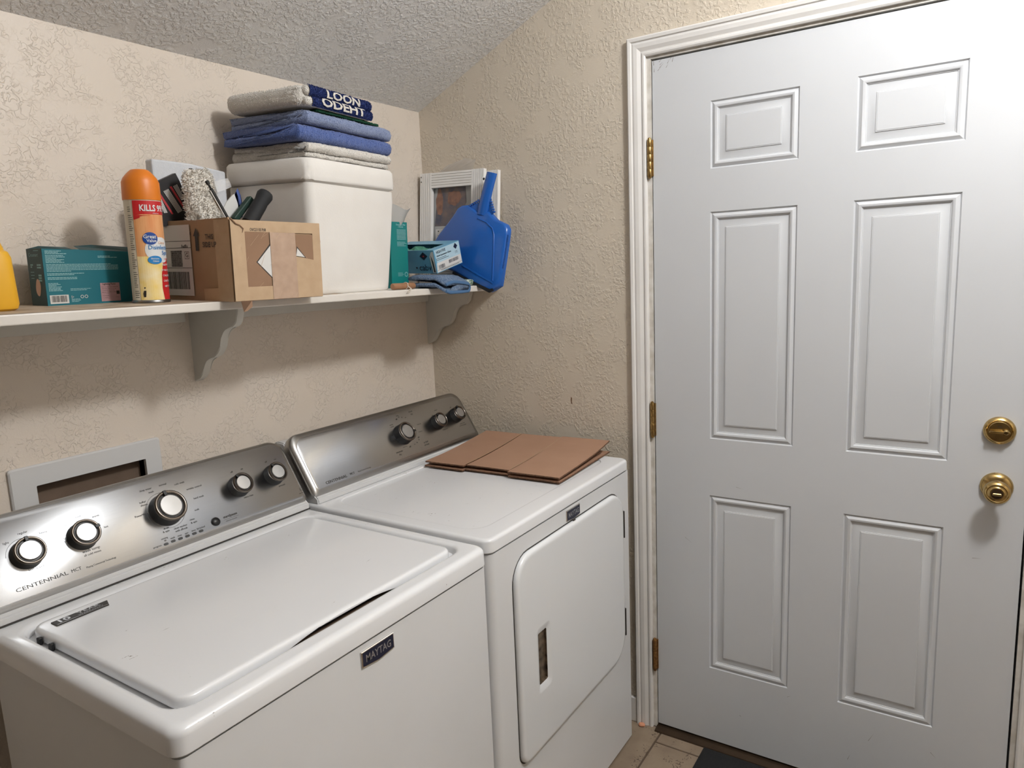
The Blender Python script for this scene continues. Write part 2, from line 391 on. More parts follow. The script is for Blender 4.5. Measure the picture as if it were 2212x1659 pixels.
pp = [(0, 0), (.002, .0035), (.0035, .0045), (.007, .002), (.012, -.0008), (.016, -.0002), (.019, .0025), (.0200, .0048), (.0215, .0048), (.0222, .0065), (.0245, .0065), (.042, .0012), (.0425, -.0002), (.0445, -.0002), (.045, -.001)]
for a, b_ in ((PY[0], PY[1]), (PY[2], PY[3])):
    for z0, z1 in PZ:
        bm = B()
        loft(bm, [[(XF+d, a-i, z0+i), (XF+d, b_+i, z0+i), (XF+d, b_+i, z1-i), (XF+d, a-i, z1-i)] for i, d in pp], cap0=False)
        obj('panel', bm, 'door_paint', dr, smooth=35)
for zc, m in ((1.781, 'brass_worn'), (1.02, 'brass_worn'), (.256, 'rust')):
    bm = B(); box(bm, -.002, .0028, DY0+.004, DY0-.002, zc-.05, zc+.05); h = obj('hinge', bm, m, dr)
    bm = B(); M = T((-.0075, DY0+.006, 0))
    for k in range(5): lathe(bm, [(.0062, zc-.051+.0204*k+.0004), (.0066, zc-.051+.0204*k+.0015), (.0066, zc-.051+.0204*k+.019), (.0062, zc-.051+.0204*k+.0200)], 14, M)
    lathe(bm, [(.001, zc-.057), (.005, zc-.0545), (.0055, zc-.0515), (.0055, zc+.0515), (.005, zc+.0545), (.001, zc+.057)], 12, M)
    obj('knuckle', bm, m, h, smooth=40)
def axis_x(y, z): return frame((XF, y, z), (0, -1, 0), (0, 0, 1))
M = axis_x(-1.7055, 1.062)
bm = B(); lathe(bm, [(.033, 0), (.033, .006), (.031, .010), (.027, .0125), (.0255, .0115), (.024, .0115), (.022, .014), (.0, .0142)][:-1]+[(.001, .0142)], 40, M); dbt = obj('deadbolt', bm, 'brass', dr, smooth=40)
bm = B(); box(bm, -.021, .021, -.0035, .0035, .0142, .028, .003, 2, M); lathe(bm, [(.0075, .0142), (.007, .024), (.004, .028)], 16, M @ T((.012, 0, 0))); obj('thumb_turn', bm, 'brass', dbt, smooth=40)
bm = B(); text(bm, 'STB', .004, M, 0, .011, lift=.0147); obj('lettering', bm, 'ink', dbt)
M = axis_x(-1.707, .925)
bm = B(); lathe(bm, [(.034, 0), (.034, .004), (.031, .010), (.024, .014), (.015, .017), (.012, .022), (.012, .032), (.016, .036), (.024, .041), (.0275, .048), (.0275, .056), (.025, .061), (.021, .0635), (.0195, .0625), (.016, .0635), (.014, .066), (.001, .066)], 40, M); kn = obj('door_knob', bm, 'brass', dr, smooth=40)
bm = B(); lathe(bm, [(.0115, .066), (.0115, .0675), (.001, .0675)], 24, M); obj('lock_face', bm, 'bronze', kn)
bm = B(); box(bm, -.009, .009, -.003, .003, .0675, .074, .0015, 1, M); obj('turn_button', bm, 'brass', kn)
# scratches near the top hinge corner
bm = B(); Md = frame((XF, DY0, DZ1), (0, -1, 0), (0, 0, 1))
rnd = random.Random(3)
for (x, y, l, a) in ((.02, -.006, .012, .7), (.022, -.014, .011, .6), (.021, -.021, .016, .65), (.016, -.028, .014, .7), (.052, -.004, .008, .8), (.058, -.012, .016, 1.3), (.044, -.014, .012, 1.0), (.04, -.024, .01, .9), (.004, -.012, .02, 1.55), (.005, -.03, .01, 1.5)):
    c, s = math.cos(a), math.sin(a); patch(bm, [(x, y), (x+.0016*s, y-.001*c), (x+l*c+.0003, y+l*s), (x+l*c, y+l*s)], Md)
obj('scratch', bm, 'scuff', dr)
bm = B()
for (px, l, a, wd) in (((1590, 1052), .02, -.2, .0008), ((1875, 1600), .03, 1.1, .001), ((1830, 1640), .02, 1.2, .0012), ((1700, 1505), .012, .5, .001), ((1598, 1545), .006, -.6, .0016), ((2100, 1205), .02, .1, .001), ((1480, 1160), .03, -.6, .0007), ((2010, 1625), .02, -.8, .001)):
    p = Md.inverted() @ hit(px, 0, XF); c, s = math.cos(a), math.sin(a); patch(bm, [(p.x, p.y), (p.x+wd*s, p.y-wd*c), (p.x+l*c, p.y+l*s)], Md)
obj('scratch', bm, 'scuff', dr)
# black mat on the floor
bm = B(); box(bm, -.46, -.032, -1.66, -1.008, .0, .007, .003, 2); wob(bm, .0008, 9); tag(obj('door_mat', bm, 'mat_black', loc=(-.25, -1.33, 0)), 'black door mat on the tile floor before the white door', 'door mat')
bm = B(); Mn = frame((0, hit((1235, 865), 0, 0).y, hit((1235, 865), 0, 0).z), (0, -1, 0), (0, 0, 1)); patch(bm, [(-.002, .012), (.002, .008), (.001, -.004), (.003, -.012), (-.002, -.010), (-.0035, .002)], Mn, .0008); obj('wall_nick', bm, 'scuff_brown', bpy.data.objects['wall_right'])
bm = B(); bmesh.ops.create_icosphere(bm, subdivisions=2, radius=.009, matrix=T((-.022, -.800, .005)) @ Matrix.Diagonal((1, 1.2, .7, 1))); wob(bm, .003, 90); tag(obj('paper_scrap', bm, 'scrap', loc=(-.022, -.8, 0)), 'tiny orange scrap on the tiles at the foot of the casing', 'scrap')

# ------------------------------------------------------------------ laundry outlet box in the back wall
ob = thing('outlet_box', 'white framed laundry outlet box recessed in the wall behind the washer', 'outlet box', (-1.217, 0, .93))
bm = B(); o_ = rrect(-1.383, -1.058, .885, 1.122, .006, 3); i_ = rrect(BX0, BX1, BZ0, BZ1, .002, 3)
loft(bm, [[(x, .0, z) for x, z in o_], [(x, -.006, z) for x, z in o_], [(x+(.003 if x < -1.2 else -.003), -.009, z-(.003 if z > 1 else -.003)) for x, z in o_], [(x, -.009, z) for x, z in i_], [(x, .002, z) for x, z in i_]], cap0=False, cap1=False); obj('face_frame', bm, 'white_plastic', ob)
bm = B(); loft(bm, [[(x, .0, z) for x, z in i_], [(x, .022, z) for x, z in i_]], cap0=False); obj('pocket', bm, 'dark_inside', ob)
bm = B(); lathe(bm, [(.0025, 0), (.002, .002), (.001, .0025)], 8, frame((-1.345, -.009, 1.03), (1, 0, 0), (0, 0, 1))); obj('screw', bm, 'ink', ob)

# ================================================================== MACHINES
FO = Vector((0, -.262, .94)); FS = Vector((0, .0805, .128)).normalized()
def face_frame(x0): return frame((x0, FO.y, FO.z), (1, 0, 0), FS)
MF = face_frame(0); MFi = MF.inverted(); FN = Vector((MF[0][2], MF[1][2], MF[2][2]))
def fpx(px, n=0):
    q = MFi @ hitp(px, FO+FN*n, FN); return q.x, q.y
def console(root, x0, x1, mface, fat=0):
    # white wedge behind the steel shell
    bm = B(); prism(bm, [(-.267, .9135), (-.267, .929), (-.249, .934), (-.153, 1.064), (-.125, 1.066), (-.10, 1.05), (-.10, .9135)], 0, x0+.006, x1-.006)
    bmesh.ops.bevel(bm, geom=bm.edges[:], offset=.003, segments=2, affect='EDGES'); body = obj('console', bm, 'white_plastic', root, smooth=40)
    s0, s1 = -.004, .173
    def rr(i, rad): return rrect(x0+i, x1-i, s0+i, s1-i, rad, 8)
    bm = B()
    R = [[(x, y, -.030) for x, y in rr(0, [.014, .014, .040, .040])], [(x, y, -.012) for x, y in rr(0, [.014, .014, .040, .040])], [(x, y, -.004) for x, y in rr(.004, [.012, .012, .038, .038])], [(x, y, -.001) for x, y in rr(.010+fat, [.010, .010, .034, .034])]]
    loft(bm, R, True, False, M=MF); obj('console_rim', bm, 'steel_edge', body, smooth=50)
    bm = B(); loft(bm, [[(x, y, -.001) for x, y in rr(.010+fat, [.010, .010, .034, .034])], [(x, y, .0004) for x, y in rr(.012+fat, [.009, .009, .032, .032])]], True, True, M=MF)
    return obj('control_panel', bm, mface, body, smooth=40), body
def knob(root, px, r, ang, h=.026):
    x, y = fpx(px, h); M = MF @ T((x, y, 0))
    bm = B(); lathe(bm, [(r*1.04, .0004), (r*1.02, .004), (r*.96, h-.006), (r*.96, h-.005), (r*.5, h-.0052)], 40, M); k = obj('knob', bm, 'black_plastic', root, smooth=40)
    bm = B(); lathe(bm, [(r*.97, h-.007), (r*1.0, h-.004), (r*.97, h-.001), (r*.90, h), (r*.82, h-.0012), (r*.79, h-.0045), (r*.78, h-.006)], 40, M, False, False); obj('ring', bm, 'knob_ring', k, smooth=60)
    bm = B(); lathe(bm, [(r*.69, h-.006), (r*.68, h-.0022), (r*.64, h-.0010), (.0005, h-.0006)], 40, M); obj('knob_cap', bm, 'knob_face', k, smooth=40)
    bm = B(); box(bm, -.07*r-.0012, .07*r+.0012, r*.66, r*1.0, h-.004, h+.0012, .0008, 1, M @ RZ(ang)); obj('pointer', bm, 'black_plastic', k)
    return x, y
def letters(bm, items, h, bold=0):
    for s, px in items:
        x, y = fpx(px); text(bm, s, h, MF, x, y, bold=bold, lift=.0008)
def deck(bm, x0, x1, y0, y1, zb, zt, wx0, wx1, wy0, wy1, wr, wz, ledge, R=.013, open_=True):
    n = 6
    def rg(i, z, r): return [(x, y, z) for x, y in rrect(x0+i, x1-i, y0+i, y1-i, r, n)]
    rings = [rg(.004, zb, .018), rg(0, zb+.004, .022)]
    for k in range(5):
        a = PI/2*k/4; rings.append(rg(R*(1-math.cos(a)), zt-R+R*math.sin(a), .024-.004*k/4))
    rings.append(rg(R+.003, zt, .019)); rr0 = min(.010, abs(zt-wz)); ax0 = (wx0-rr0-.003, wx1+rr0+.003, wy0-rr0-.003, wy1+rr0+.003)
    rings.append([(x, y, zt) for x, y in rrect(*ax0, wr+rr0, n)])
    def wg(i, z): return [(x, y, z) for x, y in rrect(wx0+i, wx1-i, wy0+i, wy1-i, max(.004, wr-i), n)]
    for k in range(4):
        a = PI/2*k/3; rr = min(.010, abs(zt-wz)); rings.append(wg(-rr*(1-math.sin(a)) if False else -rr+rr*math.sin(a), zt-rr*(1-math.cos(a))))
    rings.append(wg(.002, wz))
    if ledge: rings += [wg(ledge, wz-.001), wg(ledge, wz-.03)]
    loft(bm, rings, cap0=False, cap1=not open_)

# ------------------------------------------------------------------ washer
WX0, WX1, WYF, WYB = -1.546, -.834, -.806, -.09
wa = thing('washing_machine', 'white top-load washing machine with steel console, left of the dryer', 'washing machine', ((WX0+WX1)/2, -.45, 0))
bm = B(); loft(bm, [[(x, y, z) for x, y in rrect(WX0+.006, WX1-.004, WYF+.004, -.245, .012, 4)] for z in (.02, .868)], True, True); obj('cabinet', bm, 'enamel_side', wa, smooth=40)
bm = B(); box(bm, WX0+.03, WX1-.03, WYF+.04, -.28, 0, .022); obj('base', bm, 'black_plastic', wa)
bm = B(); deck(bm, WX0, WX1, WYF, WYB, .870, .912, -1.513, -.868, -.762, -.300, .035, .896, .018); obj('top_deck', bm, 'enamel', wa, smooth=40)
# lid with an arched finger opening along its front skirt
LX0, LX1, LY0, LY1 = -1.500, -.883, -.752, -.308
def lring(i, z, arch=0):
    out = []
    for x, y in rrect(LX0+i, LX1-i, LY0+i, LY1-i, max(.003, .026-i), 6, 40):
        zz = z
        t = (x-(-1.187))/.135
        if arch and y < LY0+.03 and abs(t) < 1: zz = z+arch*(1-t*t)
        out.append((x, y, zz))
    return out
bm = B(); loft(bm, [lring(.004, .898, .013), lring(0, .899, .013), lring(0, .909), lring(.0015, .9125), lring(.004, .9148), lring(.008, .9155), lring(.012, .9155)], cap0=False, cap1=True)
lid = obj('lid', bm, 'enamel', wa, smooth=40)
bm = B(); loft(bm, [lring(.006, .898, .013), lring(.010, .905), lring(.02, .909)], cap0=False); obj('lid_liner', bm, 'bronze', lid)
bm = B(); box(bm, -1.33, -1.05, -.757, -.735, .880, .8965, .002); obj('pocket_shade', bm, 'dark_inside', wa)  # block behind the lid arch; its brown stands in for the shade there
for yy in (-.36, -.40):
    bm = B(); box(bm, -1.509, -1.501, yy, yy+.008, .8965, .910, .002); obj('hinge_clip', bm, 'black_plastic', wa)
# warranty badge on the lid
ML = frame((hit((110, 1347), 2, .9155).x, hit((110, 1347), 2, .9155).y, .9157), (1, .0, 0), (0, 1, 0))
bm = B(); prism(bm, [(.0, -.022), (.088, -.022), (.096, 0), (.0, 0)], 2, 0, .0016, ML); bd = obj('warranty_badge', bm, 'ink', lid)
bm = B(); text(bm, '10', .013, ML, .016, -.010, bold=.03, sx=1.25, lift=.0021); text(bm, 'YEAR', .009, ML, .060, -.0065, bold=.02, sx=1.3, lift=.0021); text(bm, 'WARRANTY', .004, ML, .060, -.0155, bold=.01, sx=1.4, lift=.0021); rect(bm, .002, .088, -.0205, -.0192, ML, .0021); obj('lettering', bm, 'silver_print', bd)
# brand plate on the front
def plate(root, x0, x1, zt, zb, y):
    M = frame((x0, y, zb), (1, 0, 0), (0, 0, 1)); w_, h_ = x1-x0, zt-zb
    def sh(i): return [(i, i+.002), (w_*.5, i-.004+.002), (w_-i, i+.002), (w_-i, h_-i), (i, h_-i)]
    bm = B(); loft(bm, [[(x, y_, z) for x, y_ in sh(i)] for i, z in ((0, 0), (0, .002), (.001, .003))], M=M); p = obj('brand_plate', bm, 'chrome', root)
    bm = B(); patch(bm, sh(.0024), M, .0033); obj('plate_field', bm, 'ink_blue', p)
    bm = B(); text(bm, 'MAYTAG', h_*.44, M, w_/2, h_*.5, bold=.012, lift=.0037, sx=w_/(h_*.44)*.14); obj('lettering', bm, 'silver_print', p)
plate(wa, -1.211, -1.131, .857, .826, WYF+.004)
cp, cbody = console(wa, WX0+.004, WX1-.002, 'steel')
bm = B(); box(bm, WX0+.008, WX1-.008, -.2685, -.267, .9142, .9162); obj('console_seam', bm, 'ink', cbody)
K = {}
K['soil'] = knob(cp, (67, 1187), .0268, .0); K['temp'] = knob(cp, (188, 1148), .0268, -1.35); K['cycle'] = knob(cp, (371, 1090), .0345, .1, .03)
K['extra'] = knob(cp, (527, 1041), .0252, .45); K['pre'] = knob(cp, (602, 1017), .0252, .45)
bm = B(); x, y = fpx((466, 1127)); lathe(bm, [(.0098, .0004), (.0098, .002), (.008, .0042), (.0005, .005)], 28, MF @ T((x, y, 0))); obj('start_button', bm, 'black_plastic', cp, smooth=50)
for px in ((359, 1175.5), (374.5, 1169), (390, 1163.5), (405, 1158), (420, 1152.5), (434.5, 1147)):
    x, y = fpx(px); bm = B(); loft(bm, [[(x+a, y+b_, z) for a, b_ in rrect(-.0046, .0046, -.0026, .0026, .0024, 4)] for z in (.0004, .0014)], M=MF); obj('indicator_light', bm, 'black_plastic', cp)
bm = B()
letters(bm, [('light', (12, 1174)), ('regular', (48, 1151)), ('heavy', (93, 1150)), ('cold', (138, 1136)), ('cool', (168, 1116)), ('warm', (206, 1115)), ('hot', (229, 1138)), ('tap', (137, 1164)), ('cold', (139, 1171)), ('all cold rinses', (200, 1195)),
 ('deep water', (314, 1058)), ('wash', (326, 1063)), ('normal', (351, 1047)), ('cold wash', (387, 1044)), ('wrinkle control', (419, 1053)), ('hand wash', (429, 1074)), ('soak', (425, 1101)), ('rinse', (415, 1122)), ('& spin', (419, 1128)), ('clean washer', (390, 1138)), ('with affresh', (392, 1144)), ('drain', (359, 1141)), ('& spin', (359, 1148)), ('bulky/', (308, 1085)), ('sheets', (311, 1091)),
 ('off', (500, 1020)), ('on', (522, 1013)), ('extra rinse', (537, 1072)), ('off', (574, 998)), ('on', (594, 992)), ('presoak', (609, 1048))], .0042)
letters(bm, [('sensing', (355, 1163)), ('fill', (357, 1168)), ('wash', (373, 1162)), ('rinse', (388, 1157)), ('spin', (403, 1152)), ('done', (418, 1146)), ('lid locked', (434, 1140)), ('progress', (340, 1181)), ], .0036)
x, y = fpx((219, 1215)); text(bm, 'Maytag Commercial Technology', .0036, MF, x, y, lift=.0008, sx=.86)
letters(bm, [('hold 3 sec. to cancel', (500, 1122)), ('high efficiency', (653, 1064))], .0024)
letters(bm, [('soil level', (78, 1227)), ('wash temp', (197, 1187))], .0054)
letters(bm, [('start/pause', (497, 1113))], .0058, .01); letters(bm, [('MCT', (165, 1231))], .0064); letters(bm, [('PowerWash', (306, 1113))], .0042, .01)
x, y = fpx((92, 1257)); text(bm, 'CENTENNIAL', .0072, MF, x, y, lift=.0008, sx=1.45)
x, y = fpx((651, 1057))
def ringpatch(bm, x, y, r, w_, a0=0, a1=2*PI, n=40, M=MF, lift=.0008):
    vs = [[bm.verts.new(M @ Vector((x+q*math.cos(a0+(a1-a0)*i/n), y+q*math.sin(a0+(a1-a0)*i/n), lift))) for i in range(n+1)] for q in (r-w_/2, r+w_/2)]
    for i in range(n): bm.faces.new((vs[0][i], vs[1][i], vs[1][i+1], vs[0][i+1]))
ringpatch(bm, x, y, .0042, .0006); text(bm, 'he', .004, MF, x, y, lift=.0008)
ringpatch(bm, *K['cycle'], .0405, .0005, -1.9, 4.0); ringpatch(bm, *K['soil'], .032, .0005, .4, 3.0); ringpatch(bm, *K['temp'], .032, .0005, -.2, 3.6)
x, y = fpx((500, 1118)); rect(bm, x-.019, x+.019, y-.0002, y+.0002, MF, .0008)
obj('lettering', bm, 'ink', cp)
# marks and scratches on the lid
MLd = frame((0, 0, .9158), (1, 0, 0), (0, 1, 0)); bm = B()
for px, l, a, wd in (((515, 1078), .024, .35, .0012), ((505, 1081), .012, .1, .001), ((484, 1110), .008, .4, .001), ((548, 1119), .006, .2, .0012), ((430, 1103), .006, .3, .0008), ((622, 1158), .008, .5, .0008), ((790, 1215), .02, .2, .0006), ((350, 1363), .014, .0, .0007)):
    p = hit(px, 2, .9158); c, s = math.cos(a), math.sin(a); patch(bm, [(p.x, p.y), (p.x+l*.5*c+wd*s, p.y+l*.5*s-wd*c), (p.x+l*c, p.y+l*s), (p.x+l*.5*c, p.y+l*.5*s)], MLd)
obj('scratch', bm, 'ink', lid)

# ------------------------------------------------------------------ dryer
EX0, EX1, EYF, EYB = -.822, -.088, -.800, -.09
de = thing('clothes_dryer', 'white front-load dryer with steel console, beside the door', 'dryer', ((EX0+EX1)/2, -.45, 0))
bm = B(); loft(bm, [[(x, y, z) for x, y in rrect(EX0+.004, EX1-.002, EYF+.003, EYB, [.02, .006, .006, .02][:4], 5)] for z in (.012, .880)], True, True); obj('cabinet', bm, 'enamel_side', de, smooth=40)
bm = B(); box(bm, EX0+.03, EX1-.03, EYF+.04, EYB-.03, 0, .014); obj('base', bm, 'black_plastic', de)
bm = B(); deck(bm, EX0, EX1, EYF, EYB, .882, .9155, -.782, -.125, -.742, -.285, .05, .9125, 0, R=.008, open_=False); obj('top_deck', bm, 'enamel', de, smooth=40)
# front door: rounded panel standing proud with a recessed handle
QX0, QX1, QZ0, QZ1 = -.733, -.150, .322, .838
FY = EYF+.003
bm = B()
QR = [.03, .075, .075, .065]
def q(i, y): return [(x, y, z) for x, z in rrect(QX0+i, QX1-i, QZ0+i, QZ1-i, [max(.004, r-i) for r in QR], 7)]
hx0, hx1, hz0, hz1 = -.645, -.606, .487, .620
loft(bm, [q(0, FY), q(0, FY-.005), q(.002, FY-.009), q(.006, FY-.0115), q(.011, FY-.012)], False, False)
# face with the handle opening
out = rrect(QX0+.011, QX1-.011, QZ0+.011, QZ1-.011, [r-.011 for r in QR], 7); inn = rrect(hx0-.012, hx1+.012, hz0-.016, hz1+.016, [.012]*4, 7); in2 = rrect(hx0, hx1, hz0, hz1, [.004]*4, 7)
out2 = rrect(QX0+.014, QX1-.014, QZ0+.014, QZ1-.014, [r-.014 for r in QR], 7); inn2 = rrect(hx0-.015, hx1+.015, hz0-.019, hz1+.019, [.014]*4, 7)
loft(bm, [[(x, FY-.012, z) for x, z in out], [(x, FY-.012, z) for x, z in out2], [(x, FY-.012, z) for x, z in inn2], [(x, FY-.012, z) for x, z in inn], [(x, FY-.007, z) for x, z in in2]], False, False)
bmesh.ops.remove_doubles(bm, verts=bm.verts, dist=1e-6)
dd = obj('dryer_door', bm, 'enamel_door', de, smooth=50)
bm = B(); loft(bm, [[(x, FY-.007, z) for x, z in in2], [(x, FY-.001, z) for x, z in in2]], False, True); obj('handle_recess', bm, 'hole_dark', dd)
bm = B(); loft(bm, [[(x, FY-.0004, z) for x, z in rrect(QX0-.004, QX1+.004, QZ0-.004, QZ1+.004, [r+.004 for r in QR], 7)], [(x, FY-.0004, z) for x, z in rrect(QX0-.0005, QX1+.0005, QZ0-.0005, QZ1+.0005, QR, 7)]], False, False); obj('door_gap', bm, 'ink', de)
for z0, z1 in ((.688, .771), (.379, .466)):
    bm = B(); box(bm, QX1-.002, QX1+.010, FY-.006, FY-.0006, z0, z1, .0015, 1); hh = obj('hinge', bm, 'steel_edge', dd)
    bm = B(); tube(bm, [(QX1+.004, FY-.008, z0+.001), (QX1+.004, FY-.008, z1-.001)], .0035, 10); obj('hinge_pin', bm, 'ink', hh)
plate(de, -.478, -.406, .874, .844, FY)
bm = B(); box(bm, -.447, -.437, FY-.006, FY-.0005, .838, .842, .001, 1); obj('latch', bm, 'ink', de)
cp2, cbody2 = console(de, EX0+.002, EX1-.004, 'steel', .006)
KD = {}
KD['cycle'] = knob(cp2, (882, 930), .031, -1.75, .03); KD['temp'] = knob(cp2, (955, 904.5), .0245, .5); KD['start'] = knob(cp2, (995, 889.5), .0245, .15)
bm = B()
letters(bm, [('timed', (886, 889)), ('dry', (889, 894.5)), ('automatic', (863, 976)), ('dry', (865, 982)), ('air fluff', (920, 955)), ('no heat', (922, 960))], .0052)
letters(bm, [('off', (856, 906)), ('off', (886, 965)), ('off', (904, 945))], .0046, .02)
letters(bm, [('temperature', (962, 927)), ('push to start', (999, 914)), ('end of cycle signal', (1000, 918)), ('off', (973, 880)), ('low', (934, 897)), ('medium', (941, 886)), ('more dry', (875, 965)), ('heavy dry', (905, 916)), ('damp', (858, 898)), ('dry', (861, 901)), ('wrinkle', (845, 918)), ('control', (847, 922)), ('less dry', (849, 940)), ('very', (851, 946)), ('dry', (852, 951)), ('energy', (855, 955)), ('70', (868, 902)), ('60', (876, 902)), ('50', (905, 950)), ('40', (901, 956)), ('30', (896, 960)), ('touch up', (908, 932)), ], .0034)
x, y = fpx((787, 1014)); text(bm, 'Maytag Commercial Technology', .0034, MF, x, y, lift=.0008, sx=.8)
letters(bm, [('MCT', (761, 1023))], .006)
x, y = fpx((727, 1036)); text(bm, 'CENTENNIAL', .0078, MF, x, y, lift=.0008, sx=1.15, bold=.006)
obj('lettering', bm, 'ink', cp2)
bm = B(); rnd = random.Random(5); MDk = frame((0, 0, .9128), (1, 0, 0), (0, 1, 0))
for i in range(34):
    x, y = rnd.uniform(-.76, -.40), rnd.uniform(-.73, -.31); l = rnd.uniform(.002, .016); a = rnd.gauss(-.2, .5); c, s = math.cos(a), math.sin(a); wd = rnd.uniform(.0004, .001)
    patch(bm, [(x, y), (x+l*.5*c+wd*s, y+l*.5*s-wd*c), (x+l*c, y+l*s), (x+l*.5*c, y+l*.5*s)], MDk)
obj('scratch', bm, 'scuff', de)

# ------------------------------------------------------------------ flattened carton on the dryer
ct = thing('flattened_carton', 'flattened brown cardboard carton lying on the dryer top', 'cardboard', (-.19, -.46, .915))
A = hit((939, 988), 2, .932); Bp = hit((1208, 1030), 2, .936); Cc = hit((1305, 962), 2, .95)
ux = (Cc-Bp); ux.z = 0; Lx = min(ux.length, .37); ux.normalize(); uy = Vector((-ux.y, ux.x, 0)); Ly = (A-Bp).dot(uy)
MC = frame((Bp.x, Bp.y, .9165), ux, uy)
Lx = .345; 
def sheet(name, x0, x1, y0, y1, z, th=.004, tilt=0, m='flat_card', seed=1):
    bm = B(); nx, ny = 8, 8; vt = {}
    for k in (0, 1):
        for i in range(nx+1):
            for j in range(ny+1):
                x = x0+(x1-x0)*i/nx; y = y0+(y1-y0)*j/ny
                zz = z+tilt*(x/Lx)**2*1.0+.0015*noise.noise(Vector((x*6+seed, y*6, seed)))+k*th
                vt[k, i, j] = bm.verts.new(MC @ Vector((x, y, zz)))
    for i in range(nx):
        for j in range(ny):
            bm.faces.new((vt[1, i, j], vt[1, i+1, j], vt[1, i+1, j+1], vt[1, i, j+1])); bm.faces.new((vt[0, i, j], vt[0, i, j+1], vt[0, i+1, j+1], vt[0, i+1, j]))
    per = [(i, 0) for i in range(nx)]+[(nx, j) for j in range(ny)]+[(i, ny) for i in range(nx, 0, -1)]+[(0, j) for j in range(ny, 0, -1)]
    ef = [bm.faces.new((vt[0, a, b_], vt[0, c, d_], vt[1, c, d_], vt[1, a, b_])) for (a, b_), (c, d_) in zip(per, per[1:]+per[:1])]
    idx = [f.index for f in ef]; bm.faces.index_update(); ids = [f.index for f in ef]
    o = obj(name, bm, m, ct); k = addmat(o, 'flat_card_edge')
    for f in ids: o.data.polygons[f].material_index = k
    return o
y1_, y2_ = Ly*.36, Ly*.69
sheet('bottom_panel', .0, Lx, .0, y1_-.002, .0005, seed=2); sheet('bottom_panel', .012, Lx, y1_+.0, y2_, .0005, seed=3); sheet('bottom_panel', .0, Lx, y2_+.002, Ly, .0005, seed=4)
sheet('folded_flap', .02, Lx-.03, .012, y1_-.01, .0062, tilt=.004, seed=5); sheet('folded_flap', .02, Lx-.02, y2_+.01, Ly-.01, .0062, tilt=.004, seed=8)
sheet('top_panel', .0, Lx, .0, y1_-.001, .0125, tilt=.022, seed=6); sheet('top_panel', .016, Lx, y1_+.001, y2_-.001, .0115, tilt=.02, seed=6); sheet('top_panel', .004, Lx, y2_+.001, Ly, .0125, tilt=.018, seed=6)
for yy in (y1_, y2_):
    bm = B(); n_ = 10; g = [[bm.verts.new(MC @ Vector((.018+(Lx-.02)*i/n_, yy+dy, .0172+.019*((.018+(Lx-.02)*i/n_)/Lx)**2+.0015))) for dy in (-.0012, .0012)] for i in range(n_+1)]
    for i in range(n_): bm.faces.new((g[i][0], g[i+1][0], g[i+1][1], g[i][1]))
    obj('crease', bm, 'card', ct)
# dark crumpled strand along the console foot
bm = B(); tube(bm, [Vector((-.32+.03*i, -.284-.002*math.sin(i*1.7), .9195+.004*abs(math.sin(i*1.1)))) for i in range(4)]+[Vector((-.21+.03*i, -.283, .922+.004*i)) for i in range(4)], [.002, .0035, .0045, .005, .0055, .006, .006, .0045], 8); wob(bm, .0025, 80)
tag(obj('dark_strand', bm, 'matte_dark', loc=(-.2, -.283, .915)), 'crumpled dark strand along the foot of the dryer console', 'strap')

# ================================================================== SHELF
sb, sa, sz = .035, -.0055, 1.4485
MS = T((0, 0, sz)) @ RY(math.atan(-sa)) @ RX(math.atan(sb))
def shz(x, y): return sz+sa*x+sb*y
sh = thing('wall_shelf', 'long white painted wall shelf on scrolled brackets', 'shelf', MS)
SY = -.302; SX0 = -2.2
bm = B(); box(bm, SX0, -.002, SY, -.002, -.0185, 0, .0025, 2); o = obj('shelf_board', bm, 'shelf_paint', sh, local=True)
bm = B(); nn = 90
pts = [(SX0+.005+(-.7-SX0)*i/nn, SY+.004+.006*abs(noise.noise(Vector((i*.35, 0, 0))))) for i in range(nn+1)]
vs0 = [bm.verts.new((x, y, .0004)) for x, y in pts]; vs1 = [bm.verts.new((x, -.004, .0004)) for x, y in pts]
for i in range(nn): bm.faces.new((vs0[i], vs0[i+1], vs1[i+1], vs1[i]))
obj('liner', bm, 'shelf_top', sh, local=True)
bm = B(); box(bm, SX0, -.96, -.019, -.0005, -.062, -.019, .0015, 1); obj('ledger_strip', bm, 'bracket_paint', sh, local=True); bm = B(); box(bm, -.918, -.026, -.019, -.0005, -.062, -.019, .0015, 1); obj('ledger_strip', bm, 'bracket_paint', sh, local=True)
bpx = [(513, 672), (511, 694), (508, 701), (503, 706), (494, 708), (488, 711.5), (483.7, 717), (481, 724), (479.5, 732), (478, 748), (476, 757), (472, 765), (465, 771.5), (454, 775), (448.5, 780), (445.5, 788), (443, 800), (440.5, 810), (436, 818), (428, 823), (421, 824)]
prof_b = []
for p in bpx:
    h_ = hit(p, 0, -.941); prof_b.append((h_.y, h_.z))
prof_b = [(prof_b[0][0], 0)]+[(y, z-shz(-.94, y)) for y, z in prof_b]
prof_b = [(min(y, -.004), min(z, -.0192)) for y, z in prof_b]
prof_b = prof_b[1:]+[(-.001, prof_b[-1][1]-.004), (-.001, -.0192), (prof_b[1][0], -.0192)]
for x0, x1 in ((-.941, -.920), (-.0235, -.0030)):
    bm = B(); prism(bm, prof_b, 0, x0, x1)
    bmesh.ops.bevel(bm, geom=[e for e in bm.edges if abs(e.verts[0].co.x-e.verts[1].co.x) < 1e-5], offset=.0016, segments=2, affect='EDGES'); obj('bracket', bm, 'bracket_paint', sh, local=True, smooth=45)

